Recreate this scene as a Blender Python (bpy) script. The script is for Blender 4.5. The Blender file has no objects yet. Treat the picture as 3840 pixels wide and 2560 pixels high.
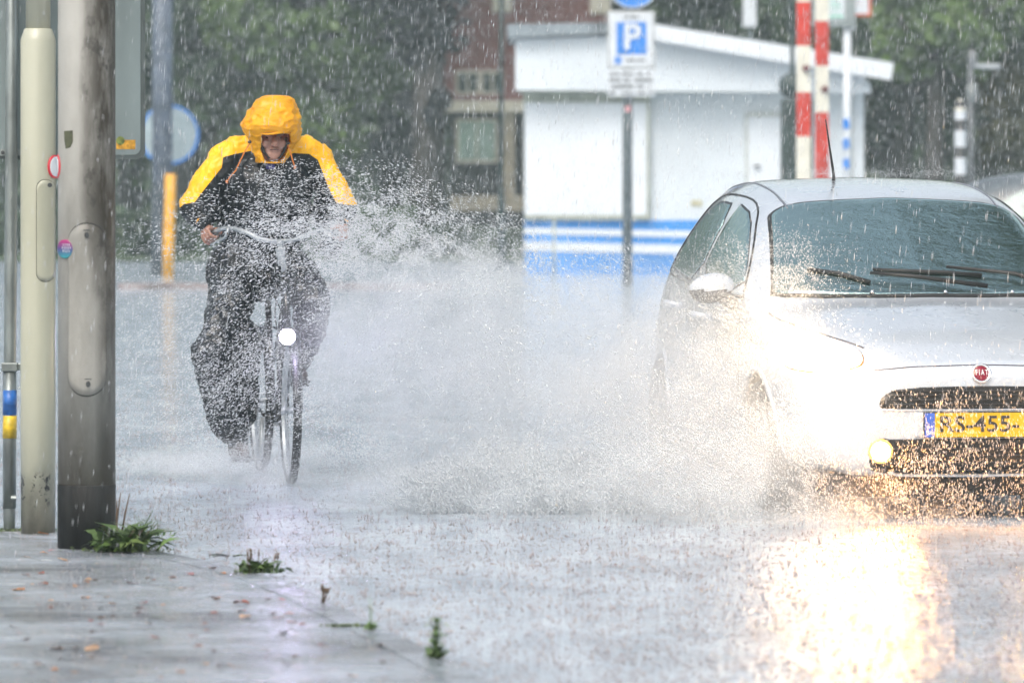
import bpy, bmesh, math, random
import numpy as np
from mathutils import Vector, Matrix, noise as mnoise
from mathutils.bvhtree import BVHTree
R = math.radians
rng = np.random.default_rng(7)
random.seed(7)
S = bpy.context.scene
COL = S.collection
# ------------------------------------------------------------------ camera
F = 3840 * 200 / 36.0
CH = 1.6
HY = 575.0
def W(px, py, Y):
    return Vector(((px - 1920) / F * Y, Y, CH + (HY - py) / F * Y))
def G(px, py, z=0.0):
    Y = F * (CH - z) / (py - HY)
    return Vector(((px - 1920) / F * Y, Y, z))
cd = bpy.data.cameras.new('camera')
cam = bpy.data.objects.new('camera', cd); COL.objects.link(cam)
cam.location = (0, 0, CH); cam.rotation_euler = (R(90), 0, 0)
cd.lens = 200; cd.sensor_width = 36; cd.shift_y = -(1280 - HY) / 3840
cd.clip_start = 0.5; cd.clip_end = 2000
cd.dof.use_dof = True; cd.dof.focus_distance = 26.3; cd.dof.aperture_fstop = 4.2
S.camera = cam
# ------------------------------------------------------------------ render / world
S.view_settings.view_transform = 'Standard'
S.view_settings.look = 'None'
S.view_settings.exposure = 0.5
S.view_settings.gamma = 1.0
c = S.cycles
c.max_bounces = 10; c.diffuse_bounces = 4; c.glossy_bounces = 3; c.transmission_bounces = 4
c.transparent_max_bounces = 20; c.volume_bounces = 2
c.sample_clamp_indirect = 6.0
c.use_denoising = True
c.use_adaptive_sampling = True; c.adaptive_threshold = .05
c.volume_step_rate = 1.8
w = bpy.data.worlds.new('World'); S.world = w; w.use_nodes = True
nt = w.node_tree
bg = nt.nodes['Background']
sky = nt.nodes.new('ShaderNodeTexSky'); sky.sky_type = 'NISHITA'; sky.sun_disc = False
SUN_EL, SUN_AZ = R(52), R(200)
sky.sun_elevation = SUN_EL; sky.sun_rotation = SUN_AZ
sky.air_density = 1.6; sky.dust_density = 5.0; sky.ozone_density = 1.0
hs = nt.nodes.new('ShaderNodeHueSaturation'); hs.inputs['Saturation'].default_value = 0.62
nt.links.new(sky.outputs[0], hs.inputs['Color']); nt.links.new(hs.outputs[0], bg.inputs[0])
bg.inputs[1].default_value = 0.15
sl = bpy.data.lights.new('sun', 'SUN'); sl.energy = 0.8; sl.angle = R(25); sl.color = (1, 0.97, 0.93)
so = bpy.data.objects.new('sun', sl); COL.objects.link(so)
so.rotation_euler = (R(90) - SUN_EL, 0, R(180) - SUN_AZ)
# ------------------------------------------------------------------ materials
class NB:
    """small node-tree builder"""
    def __init__(s, name):
        s.m = bpy.data.materials.new(name); s.m.use_nodes = True
        s.t = s.m.node_tree; s.b = s.t.nodes['Principled BSDF']; s.out = s.t.nodes['Material Output']
    def n(s, typ, **kw):
        x = s.t.nodes.new(typ)
        for k, v in kw.items():
            if k.startswith('i_'):
                x.inputs[k[2:].replace('_', ' ')].default_value = v
            else: setattr(x, k, v)
        return x
    def l(s, a, b): s.t.links.new(a, b)
    def coords(s, kind='Object', scale=(1, 1, 1)):
        tc = s.n('ShaderNodeTexCoord'); mp = s.n('ShaderNodeMapping'); mp.inputs['Scale'].default_value = scale
        s.l(tc.outputs[kind], mp.inputs[0]); return mp.outputs[0]
    def noise(s, vec, scale, detail=4, rough=.55):
        x = s.n('ShaderNodeTexNoise'); x.inputs['Scale'].default_value = scale
        x.inputs['Detail'].default_value = detail; x.inputs['Roughness'].default_value = rough
        s.l(vec, x.inputs['Vector']); return x.outputs['Fac']
    def ramp(s, fac, pts):
        x = s.n('ShaderNodeValToRGB'); e = x.color_ramp.elements
        while len(e) > 1: e.remove(e[-1])
        e[0].position = pts[0][0]; e[0].color = (*pts[0][1], 1)
        for p, c_ in pts[1:]:
            q = e.new(p); q.color = (*c_, 1)
        s.l(fac, x.inputs[0]); return x.outputs[0]
    def mix(s, fac, a, b, blend='MIX'):
        x = s.n('ShaderNodeMix', data_type='RGBA', blend_type=blend)
        for sock, v in ((x.inputs[0], fac), (x.inputs[6], a), (x.inputs[7], b)):
            if hasattr(v, 'is_linked'): s.l(v, sock)
            elif isinstance(v, (int, float)): sock.default_value = v
            else: sock.default_value = (*v, 1)
        return x.outputs[2]
    def math(s, op, a, b=None, clamp=False):
        x = s.n('ShaderNodeMath', operation=op, use_clamp=clamp)
        for i, v in enumerate((a, b)):
            if v is None: continue
            if hasattr(v, 'is_linked'): s.l(v, x.inputs[i])
            else: x.inputs[i].default_value = v
        return x.outputs[0]
    def bump(s, h, strength=.3, dist=.01):
        x = s.n('ShaderNodeBump'); x.inputs['Strength'].default_value = strength
        x.inputs['Distance'].default_value = dist; s.l(h, x.inputs['Height']); return x.outputs[0]
def mat(name, col, rough=.5, metal=0., var=.12, vscale=6., bump=0., bscale=40., spec=.5, coat=0., vecscale=(1, 1, 1), emit=None):
    b = NB(name)
    v = b.coords('Object', vecscale)
    f = b.noise(v, vscale)
    dark = tuple(x * (1 - var * 2) for x in col); light = tuple(min(1, x * (1 + var * 1.4)) for x in col)
    b.l(b.ramp(f, [(.3, dark), (.7, light)]), b.b.inputs['Base Color'])
    b.b.inputs['Roughness'].default_value = rough; b.b.inputs['Metallic'].default_value = metal
    b.b.inputs['Specular IOR Level'].default_value = spec
    if coat: b.b.inputs['Coat Weight'].default_value = coat; b.b.inputs['Coat Roughness'].default_value = .08
    if bump: b.l(b.bump(b.noise(v, bscale), bump, .01), b.b.inputs['Normal'])
    if emit: b.b.inputs['Emission Color'].default_value = (*emit[0], 1); b.b.inputs['Emission Strength'].default_value = emit[1]
    return b.m
# ------------------------------------------------------------------ mesh helpers
def meshdata(name, verts, faces, smooth=False):
    me = bpy.data.meshes.new(name)
    me.from_pydata([tuple(v) for v in verts], [], [tuple(f) for f in faces]); me.update()
    if smooth: me.polygons.foreach_set('use_smooth', [True] * len(me.polygons))
    return me
class MB:
    def __init__(s): s.v = []; s.f = []; s.mi = []
    def add(s, vs, fs, mi=0):
        o = len(s.v); s.v += [Vector(v) for v in vs]; s.f += [[i + o for i in f] for f in fs]; s.mi += [mi] * len(fs); return s
    def box(s, lo, hi, mi=0, mtx=None):
        x0, y0, z0 = lo; x1, y1, z1 = hi
        vs = [Vector(p) for p in ((x0,y0,z0),(x1,y0,z0),(x1,y1,z0),(x0,y1,z0),(x0,y0,z1),(x1,y0,z1),(x1,y1,z1),(x0,y1,z1))]
        if mtx is not None: vs = [mtx @ v for v in vs]
        return s.add(vs, [(0,3,2,1),(4,5,6,7),(0,1,5,4),(1,2,6,5),(2,3,7,6),(3,0,4,7)], mi)
    def tube(s, pts, rad, seg=10, mi=0, closed=False, cap=True):
        pts = [Vector(p) for p in pts]; n = len(pts)
        rads = rad if hasattr(rad, '__len__') else [rad] * n
        o = len(s.v); prev = None
        for i, p in enumerate(pts):
            if closed: t = (pts[(i + 1) % n] - pts[i - 1])
            else: t = (pts[min(i + 1, n - 1)] - pts[max(i - 1, 0)])
            t = t.normalized() if t.length > 1e-9 else Vector((0, 0, 1))
            if prev is None:
                a = Vector((0, 0, 1)) if abs(t.z) < .9 else Vector((1, 0, 0)); u = t.cross(a).normalized()
            else:
                u = prev - t * prev.dot(t)
                u = u.normalized() if u.length > 1e-6 else t.orthogonal().normalized()
            prev = u; v = t.cross(u)
            for k in range(seg):
                an = 2 * math.pi * k / seg
                s.v.append(p + (u * math.cos(an) + v * math.sin(an)) * rads[i])
        m = n if closed else n - 1
        for i in range(m):
            for k in range(seg):
                a = o + i * seg + k; b = o + i * seg + (k + 1) % seg
                c_ = o + ((i + 1) % n) * seg + (k + 1) % seg; d = o + ((i + 1) % n) * seg + k
                s.f.append([a, b, c_, d]); s.mi.append(mi)
        if cap and not closed:
            s.f.append([o + k for k in range(seg)][::-1]); s.mi.append(mi)
            s.f.append([o + (n - 1) * seg + k for k in range(seg)]); s.mi.append(mi)
        return s
    def lathe(s, prof, seg=32, mi=0, mtx=None, cap=True):
        """prof = [(r,z)...] about local z"""
        o = len(s.v)
        for r, z in prof:
            for k in range(seg):
                a = 2 * math.pi * k / seg; v = Vector((r * math.cos(a), r * math.sin(a), z))
                s.v.append(mtx @ v if mtx is not None else v)
        for i in range(len(prof) - 1):
            for k in range(seg):
                s.f.append([o + i*seg + k, o + i*seg + (k+1) % seg, o + (i+1)*seg + (k+1) % seg, o + (i+1)*seg + k]); s.mi.append(mi)
        if cap and prof[0][0] > 0: s.f.append([o + k for k in range(seg)][::-1]); s.mi.append(mi)
        if cap and prof[-1][0] > 0: s.f.append([o + (len(prof)-1)*seg + k for k in range(seg)]); s.mi.append(mi)
        return s
    def prism(s, poly, d, mi=0):
        """poly: list of 3D pts, d: extrude vector"""
        n = len(poly); vs = [Vector(p) for p in poly] + [Vector(p) + Vector(d) for p in poly]
        return s.add(vs, [list(range(n))[::-1], [n + i for i in range(n)]] + [[i, (i+1) % n, n + (i+1) % n, n + i] for i in range(n)], mi)
    def mesh(s, name, smooth=False):
        me = meshdata(name, s.v, s.f, smooth)
        me.polygons.foreach_set('material_index', s.mi)
        return me
    def build(s, name, mats, parent=None, smooth=False, bevel=0, **tags):
        me = s.mesh(name, smooth)
        bm = bmesh.new(); bm.from_mesh(me)
        bmesh.ops.recalc_face_normals(bm, faces=bm.faces); bm.to_mesh(me); bm.free()
        return obj(name, me, mats, parent, bevel, **tags)
def obj(name, me, mats=None, parent=None, bevel=0, **tags):
    o = bpy.data.objects.new(name, me); COL.objects.link(o)
    if mats is not None:
        for m in (mats if isinstance(mats, (list, tuple)) else [mats]): me.materials.append(m)
    if parent is not None: o.parent = parent
    if bevel:
        md = o.modifiers.new('bevel', 'BEVEL'); md.width = bevel; md.segments = 2; md.limit_method = 'ANGLE'; md.angle_limit = R(40)
    for k, v in tags.items(): o[k] = v
    return o
def empty(name, loc, label, cat, rz=0., group=None):
    o = bpy.data.objects.new(name, None); COL.objects.link(o); o.location = loc; o.rotation_euler = (0, 0, rz)
    o['label'] = label; o['category'] = cat
    if group: o['group'] = group
    o.empty_display_size = .2
    return o
def tag(o, label=None, cat=None, group=None, kind=None):
    if label: o['label'] = label
    if cat: o['category'] = cat
    if group: o['group'] = group
    if kind: o['kind'] = kind
    return o
def frommods(o, name):
    """mesh of object o with its modifiers applied; removes o"""
    dg = bpy.context.evaluated_depsgraph_get(); dg.update()
    me = bpy.data.meshes.new_from_object(o.evaluated_get(dg)); me.name = name
    bpy.data.objects.remove(o); return me
def textmesh(txt, size, ext=.001, bold=0., sx=1.):
    cu = bpy.data.curves.new('text', 'FONT'); cu.body = txt; cu.size = size; cu.extrude = ext; cu.offset = bold
    cu.align_x = 'CENTER'; cu.align_y = 'CENTER'; cu.resolution_u = 4
    o = bpy.data.objects.new('text', cu); COL.objects.link(o)
    me = frommods(o, 'lettering')
    for v in me.vertices: v.co = Vector((v.co.x * sx, -v.co.z, v.co.y))   # stand upright facing -y
    return me
# ================================================================== GROUND
def m_water():
    b = NB('wet_road_water')
    v = b.coords('Object')
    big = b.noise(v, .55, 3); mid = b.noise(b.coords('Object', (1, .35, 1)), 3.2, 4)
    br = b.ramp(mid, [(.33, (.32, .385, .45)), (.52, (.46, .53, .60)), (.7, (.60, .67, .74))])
    # churned foam in patches
    fine = b.noise(v, 34, 3, .7)
    fo = b.math('MULTIPLY', b.ramp(big, [(.45, (0,) * 3), (.62, (1,) * 3)]), b.ramp(fine, [(.5, (0,) * 3), (.66, (1,) * 3)]))
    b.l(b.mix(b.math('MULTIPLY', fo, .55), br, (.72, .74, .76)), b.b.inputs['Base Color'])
    b.b.inputs['Roughness'].default_value = .11
    b.b.inputs['IOR'].default_value = 1.33
    b.b.inputs['Specular IOR Level'].default_value = .9
    # rain rings + ripple
    vo = b.n('ShaderNodeTexVoronoi'); vo.inputs['Scale'].default_value = 13; b.l(v, vo.inputs['Vector'])
    ring = b.math('SINE', b.math('MULTIPLY', vo.outputs['Distance'], 34))
    fall = b.math('MULTIPLY', ring, b.ramp(vo.outputs['Distance'], [(.0, (1,) * 3), (.45, (0,) * 3)]))
    n1 = b.noise(b.coords('Object', (1, .8, 1)), 55, 3, .6)
    n2 = b.noise(b.coords('Object', (1, .5, 1)), 9, 4)
    h = b.math('ADD', b.math('MULTIPLY', fall, .10), b.math('ADD', b.math('MULTIPLY', n1, .5), b.math('MULTIPLY', n2, 1.1)))
    b.l(b.bump(h, 1.0, .014), b.b.inputs['Normal'])
    return b.m
M_water = m_water()
M_asph = mat('wet_asphalt', (.06, .062, .066), .35, var=.3, bump=.5)
def grid_sheet(name, x0, x1, y0, y1, z, m, kind='structure'):
    o = obj(name, meshdata(name, [(x0, y0, z), (x1, y0, z), (x1, y1, z), (x0, y1, z)], [(0, 1, 2, 3)]), m); o['kind'] = kind; return o
grid_sheet('ground', -700, 700, -300, 900, -.30, mat('soil', (.07, .075, .05), .9, var=.3))
grid_sheet('road', -70, 70, -30, 92, -.10, M_asph)
grid_sheet('road_water', -69, 69, -29, 90, 0.0, M_water)
grid_sheet('grass_verge', -70, 70, 84, 125, .02, mat('verge_green', (.06, .10, .035), .9, var=.35, vscale=1.5, bump=.6), 'structure')
# ---- pavement (corner slab along the left)
def m_pave():
    b = NB('wet_paving')
    v = b.coords('Object')
    stain_sky = b.noise(v, 1.3, 5, .6)
    base = b.ramp(stain_sky, [(.34, (.09, .10, .12)), (.46, (.25, .28, .32)), (.66, (.42, .47, .53))])  # stained patches; the pale blue tones carry the sky's reflection as base colour
    streak = b.noise(b.coords('Object', (.5, 3.0, 1)), 5, 4)
    base = b.mix(b.ramp(streak, [(.45, (0,) * 3), (.65, (.45,) * 3)]), base, (.50, .51, .52))
    # slab joints, laid 0.30 m square, turned with the kerb
    mp = b.n('ShaderNodeMapping'); mp.inputs['Rotation'].default_value = (0, 0, R(-22)); b.l(v, mp.inputs[0])
    br = b.n('ShaderNodeTexBrick'); br.inputs['Scale'].default_value = 1.0
    br.inputs['Brick Width'].default_value = .6; br.inputs['Row Height'].default_value = .4; br.inputs['Mortar Size'].default_value = .006
    br.inputs['Color1'].default_value = (1, 1, 1, 1); br.inputs['Color2'].default_value = (.86, .86, .86, 1); br.inputs['Mortar'].default_value = (.58, .58, .55, 1)
    b.l(mp.outputs[0], br.inputs['Vector'])
    b.l(b.mix(1.0, base, br.outputs['Color'], 'MULTIPLY'), b.b.inputs['Base Color'])
    b.l(b.ramp(b.noise(v, 3.0, 4), [(.35, (.05,) * 3), (.7, (.30,) * 3)]), b.b.inputs['Roughness'])
    b.b.inputs['Specular IOR Level'].default_value = .8
    h = b.math('ADD', b.noise(b.coords('Object', (1, .6, 1)), 60, 3), b.math('MULTIPLY', b.noise(v, 12, 3), .8))
    b.l(b.bump(h, .9, .012), b.b.inputs['Normal'])
    return b.m
PZ = .016
edge_px = [(-2500, 1986), (-600, 1986), (0, 1988), (230, 1995), (430, 2025), (600, 2072), (800, 2112), (1000, 2165), (1180, 2235), (1330, 2310), (1520, 2400), (1720, 2500), (1950, 2640), (2100, 2900), (2250, 3400), (2300, 4200)]
edge = [G(x, y, PZ) for x, y in edge_px]
poly = edge + [Vector((-.3, 2.0, PZ)), Vector((-9, 2.0, PZ))]
mb = MB(); mb.prism([Vector((p.x, p.y, -.09)) for p in poly], (0, 0, PZ + .09))
pv = mb.build('pavement', m_pave()); pv['kind'] = 'structure'
bm = bmesh.new(); bm.from_mesh(pv.data); bmesh.ops.triangulate(bm, faces=[f for f in bm.faces if len(f.verts) > 4]); bm.to_mesh(pv.data); bm.free()
# kerb: a separate row of stones just proud of the slabs
mb = MB()
def offs(pts, d):
    out = []
    for i, p in enumerate(pts):
        t = (pts[min(i+1, len(pts)-1)] - pts[max(i-1, 0)]).normalized(); out.append(p + Vector((t.y, -t.x, 0)) * -d)
    return out
inn = offs(edge, -.11)
for i in range(len(edge) - 1):
    a, b_, c_, d = edge[i], edge[i+1], inn[i+1], inn[i]
    a, b_ = [Vector((q.x, q.y, 0)) + (Vector((q.x, q.y, 0)) - Vector((r.x, r.y, 0))).normalized() * .012 for q, r in ((a, d), (b_, c_))]
    mb.prism([Vector((q.x, q.y, -.08)) for q in (a, b_, c_, d)], (0, 0, PZ + .0835))
kb = mb.build('kerb', pv.data.materials[0]); kb['kind'] = 'structure'
# far kerb line / traffic island low brownish strip
mb = MB(); a = G(440, 1085, 0); b_ = G(1700, 1075, 0)
mb.box((a.x, a.y, 0.0), (b_.x, a.y + .5, .07))
k2 = mb.build('road_island', mat('island_clinker', (.27, .23, .23), .35, var=.3, vscale=3)); k2['kind'] = 'structure'

# ================================================================== FAR BACKGROUND
def quads_cloud(P, size, nrm_rand=True, aspect=1.5, seed=0):
    """one quad (leaf spray) at each point"""
    r = np.random.default_rng(seed); n = len(P)
    a = r.normal(size=(n, 3)); a /= np.linalg.norm(a, axis=1)[:, None]
    b_ = r.normal(size=(n, 3)); b_ -= (b_ * a).sum(1)[:, None] * a; b_ /= np.linalg.norm(b_, axis=1)[:, None]
    s = (size * r.uniform(.55, 1.25, n))[:, None]
    u = a * s * aspect * .5; v = b_ * s * .5
    q = np.stack([P - u, P + v * .9, P + u, P - v * .9], 1).reshape(-1, 3)
    return q
def npmesh(name, V, k):
    """V (n*k,3) polygons of k verts each"""
    n = len(V) // k; me = bpy.data.meshes.new(name)
    me.vertices.add(len(V)); me.vertices.foreach_set('co', V.astype(np.float32).ravel())
    me.loops.add(n * k); me.loops.foreach_set('vertex_index', np.arange(n * k, dtype=np.int32))
    me.polygons.add(n); me.polygons.foreach_set('loop_start', np.arange(0, n * k, k, dtype=np.int32))
    me.update(calc_edges=True); return me
def leafmat(name, c1, c2, c3):
    b = NB(name)
    v = b.coords('Object'); f = b.noise(v, .9, 5, .7)
    b.l(b.ramp(f, [(.3, c1), (.52, c2), (.72, c3)]), b.b.inputs['Base Color'])
    b.b.inputs['Roughness'].default_value = .55
    return b.m
LM = [leafmat('leaf_dark', (.015, .028, .014), (.035, .065, .028), (.07, .12, .045)),
      leafmat('leaf_mid', (.02, .04, .02), (.05, .09, .035), (.12, .19, .06)),
      leafmat('leaf_light', (.035, .065, .02), (.09, .15, .045), (.19, .28, .08)),
      leafmat('leaf_olive', (.03, .035, .015), (.08, .08, .03), (.18, .15, .05))]
M_bark = mat('bark', (.05, .045, .042), .8, var=.3, vscale=8, bump=.8, vecscale=(1, 1, .3))
def crown_pts(n, r, h, seed, lumps=26):
    g = np.random.default_rng(seed)
    C = g.normal(size=(lumps, 3)); C /= np.linalg.norm(C, axis=1)[:, None]
    C *= (g.uniform(.35, .95, lumps) ** .8)[:, None]; C = C * [r, r, h / 2]
    k = g.integers(0, lumps, n); rad = g.uniform(.22, .42, lumps) * r
    d = g.normal(size=(n, 3)); d /= np.linalg.norm(d, axis=1)[:, None]
    return C[k] + d * (rad[k] * g.uniform(.55, 1.05, n))[:, None]
def tree(name, x, y, h, r, trunk_r, base, label, lm, seed, n=6000, cat='tree', leaf=.16, group=None):
    t = empty(name, (x, y, 0.02), label, cat, group=group)
    mb = MB(); mb.tube([(0, 0, -.1), (.02, 0, base * .6), (.08, .05, base + (h - base) * .4), (.1, 0, h * .85)], [trunk_r * 1.25, trunk_r, trunk_r * .7, trunk_r * .15], 12)
    g = random.Random(seed)
    for i in range(7):
        z = base * .8 + (h - base) * g.uniform(.0, .5); a = g.uniform(0, 6.28); L = r * g.uniform(.5, .85)
        mb.tube([(0.03, 0, z), (math.cos(a)*L*.5, math.sin(a)*L*.5, z + L*.35), (math.cos(a)*L, math.sin(a)*L, z + L*.75)], [trunk_r*.45, trunk_r*.28, trunk_r*.07], 7)
    mb.build('trunk', M_bark, t, smooth=True)
    P = crown_pts(n, r, h - base, seed) + [0, 0, base + (h - base) / 2]
    P = P[P[:, 2] > .05]
    obj('crown', npmesh('crown', quads_cloud(P, leaf, seed=seed), 4), lm, t)
    return t
# the wood behind everything (one mass nobody could count), on a low bank
P = np.empty((0, 3))
g = np.random.default_rng(3)
n = 70000
X = g.uniform(-46, 46, n); Z = g.uniform(0, 1, n) ** .8 * 11.0; Yb = 122 + g.uniform(0, 7, n) + 1.5 * np.sin(X * .9)
wl = obj('woodland', npmesh('woodland', quads_cloud(np.stack([X, Yb, Z], 1), .5, seed=4), 4), LM[0])
tag(wl, 'dark wood filling the back behind the house and cabin', None, kind='stuff')
trees = [  # x px at depth, Y, height, crown r, trunk r, base, mat, label
 (-150, 100, 9, 2.6, .2, .9, 0, 'dark leafy tree at the far left behind the grey sign'),
 (480, 104, 9.5, 2.6, .22, .8, 1, 'green tree behind the tall blue grey post'),
 (700, 97, 9, 2.2, .22, .9, 0, 'dark green tree behind the round blue rimmed sign'),
 (980, 101, 10, 2.8, .22, .8, 0, 'dark green tree straight behind the cyclist hood'),
 (1230, 96, 9, 2.2, .22, 1.0, 2, 'lighter green tree between the cyclist and the thick dark trunk'),
 (1460, 103, 10, 2.6, .22, .8, 1, 'green tree just left of the thick dark trunk'),
 (2150, 100, 9, 2.6, .2, 3.0, 0, 'dark tree above the cabin left of the parking sign'),
 (2700, 98, 9, 2.5, .2, 2.2, 1, 'green tree above the cabin roof right of the parking sign'),
 (3000, 95, 10, 2.4, .2, 1.2, 0, 'dark tree behind the red and white barriers'),
 (3370, 97, 10, 2.4, .22, .6, 0, 'dark tree between the cabin and the banded post'),
 (3500, 88, 8, 1.35, .15, 2.3, 2, 'yellow green tree leaning above the banded post'),
 (3700, 99, 10, 2.6, .22, .5, 0, 'dark tree behind the banded post'),
 (3860, 90, 9, 1.5, .15, .6, 3, 'olive and brown tree at the right edge'),
 (4150, 96, 9, 2.4, .2, .5, 1, 'green tree beyond the right edge of the grey car'),
]
for i, (px, Y, h, r, tr, base, lm, lab) in enumerate(trees):
    tree('tree', (px - 1920) / F * Y, Y, h, r, tr, base, lab, LM[lm], 20 + i, n=11000, leaf=.15)
t = tree('thick_trunk_tree', (1600 - 1920) / F * 92, 92, 13, 3.0, .26, 3.5, 'large tree with a thick dark bare trunk left of the brick house', LM[0], 60, n=9000)
t.children[0].data.materials.clear(); t.children[0].data.materials.append(mat('dark_wet_bark', (.018, .020, .026), .8, var=.3, vscale=8, bump=.8, vecscale=(1, 1, .3)))
# ivy-dark bulge round the trunk
P = crown_pts(12000, .46, 6.4, 71, 30) + [0, 0, 3.3]
obj('ivy', npmesh('ivy', quads_cloud(P, .09, seed=5), 4), leafmat('ivy_dark', (.012, .014, .02), (.03, .035, .04), (.05, .06, .05)), t)
# hedges / low shrubs along the far side of the road
def hedge(name, px0, px1, Y, z0, z1, label, lm, seed, n, leaf=.09, dep=.8, cat='hedge'):
    x0 = (px0 - 1920) / F * Y; x1 = (px1 - 1920) / F * Y
    t = empty(name, ((x0 + x1) / 2, Y, z0), label, cat)
    g = np.random.default_rng(seed)
    X = g.uniform(x0, x1, n) - (x0 + x1) / 2; Z = g.uniform(0, 1, n) ** .8
    top = (z1 - z0) * (.78 + .22 * np.array([mnoise.noise(Vector((x * .9, seed, 0))) for x in X]))
    Yd = g.uniform(-dep / 2, dep / 2, n)
    obj('foliage', npmesh('foliage', quads_cloud(np.stack([X, Yd, Z * top], 1), leaf, seed=seed), 4), lm, t)
    mb = MB()
    for k in range(int((x1 - x0) / .4) + 1):
        xx = -(x1 - x0) / 2 + k * .4
        mb.tube([(xx, 0, -.02), (xx + .05, .03, (z1 - z0) * .7)], [.02, .008], 5)
    mb.build('stems', M_bark, t)
    return t
hedge('hedge', -300, 470, 88, 0.02, .95, 'low green hedge at the far left beyond the poles', LM[1], 81, 7000)
hedge('hedge', 470, 980, 87.5, 0.02, .85, 'low dark hedge behind the orange post', LM[0], 82, 6000)
hedge('hedge', 990, 1560, 88.2, 0.02, 1.0, 'low green hedge to the right of the cyclist', LM[1], 83, 6000)
hedge('hedge', 1570, 1975, 86.5, 0.02, .60, 'low dark hedge in front of the brick house', LM[0], 84, 6000)
hedge('hedge', 3260, 4300, 84, 0.02, 1.3, 'dark hedge behind the roof of the silver car', LM[0], 85, 12000)

# ---- brick house (left of the cabin)
M_brick = NB('dark_red_brick'); vb = M_brick.coords('Object')
bk = M_brick.n('ShaderNodeTexBrick'); bk.inputs['Scale'].default_value = 1; bk.inputs['Brick Width'].default_value = .22; bk.inputs['Row Height'].default_value = .065; bk.inputs['Mortar Size'].default_value = .008
bk.inputs['Color1'].default_value = (.22, .06, .055, 1); bk.inputs['Color2'].default_value = (.28, .09, .08, 1); bk.inputs['Mortar'].default_value = (.2, .17, .15, 1)
mpb = M_brick.n('ShaderNodeMapping'); mpb.inputs['Rotation'].default_value = (R(90), 0, 0); M_brick.l(vb, mpb.inputs[0]); M_brick.l(mpb.outputs[0], bk.inputs['Vector'])
M_brick.l(bk.outputs['Color'], M_brick.b.inputs['Base Color']); M_brick.b.inputs['Roughness'].default_value = .7; M_brick = M_brick.m
M_cream = mat('cream_render', (.74, .70, .60), .6, var=.08)
M_white = mat('white_paint', (.78, .80, .80), .45, var=.05, vscale=1.2)
M_glassd = mat('dark_window_glass', (.06, .085, .08), .08, var=.3, vscale=2)
M_glassg = mat('greenish_window_glass', (.34, .48, .43), .2, var=.2, vscale=1)
M_beige = mat('beige_stone', (.42, .37, .29), .7, var=.15)
M_dark = mat('dark_grey', (.05, .055, .058), .5, var=.2)
HYd = 96.0
def bx(mb, px0, px1, py0, py1, Y, th, mi=0, ref=None):
    """box whose front face spans the given pixels at depth Y, th metres thick"""
    a = W(px0, py1, Y); b_ = W(px1, py0, Y); r0 = ref if ref is not None else Vector()
    mb.box((a.x - r0.x, Y - r0.y, a.z - r0.z), (b_.x - r0.x, Y + th - r0.y, b_.z - r0.z), mi)
hp = Vector(((1800 - 1920) / F * HYd, HYd, 0.02))
house = empty('brick_house', hp, 'dark red brick house with cream band and bay window behind the thin lamp post', 'house')
mb = MB(); bx(mb, 1660, 2290, -180, 380, HYd, 5, 0, hp); mb.build('upper_wall', M_brick, house)
mb = MB(); bx(mb, 1690, 2230, 414, 960, HYd + .3, 4, 0, hp); mb.build('lower_wall', M_dark, house)
mb = MB(); bx(mb, 1655, 2240, 378, 420, HYd - .35, 1.2, 0, hp); mb.build('cream_band', M_cream, house)
mb = MB(); a = W(1640, -180, HYd); b_ = W(2310, -180, HYd); zr = a.z
mb.prism([(a.x - hp.x, -.4, zr - hp.z), (a.x - hp.x, 5.4, zr - hp.z), (a.x - hp.x, 2.5, zr + 2.2 - hp.z)], (b_.x - a.x, 0, 0)); mb.build('roof', mat('roof_tile', (.14, .06, .05), .6, var=.2), house)
for (x0, x1, y0, y1, gm) in ((1718, 1790, 275, 345, M_glassd), (1812, 1880, 275, 345, M_glassd), (1720, 1856, 455, 600, M_glassg), (1856, 1910, -40, 36, M_cream), (2222, 2280, -40, 44, M_cream)):
    mb = MB(); bx(mb, x0 - 10, x1 + 10, y0 - 10, y1 + 10, HYd - .04, .1, 0, hp); wn = mb.build('window', M_cream, house)
    mb = MB(); bx(mb, x0, x1, y0, y1, HYd - .06, .05, 0, hp); mb.build('pane', gm, wn)
    mb = MB(); xm = (x0 + x1) / 2; bx(mb, xm - 3, xm + 3, y0, y1, HYd - .075, .03, 0, hp); mb.build('glazing_bar', M_cream, wn)
for x0, x1 in ((1878, 1930), (1962, 1990)):
    mb = MB(); bx(mb, x0, x1, 420, 770, HYd - .2, .35, 0, hp); mb.build('pillar', M_beige, house)
mb = MB(); bx(mb, 1690, 1990, 735, 790, HYd - .3, .4, 0, hp); mb.build('garden_wall', M_beige, house)
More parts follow.
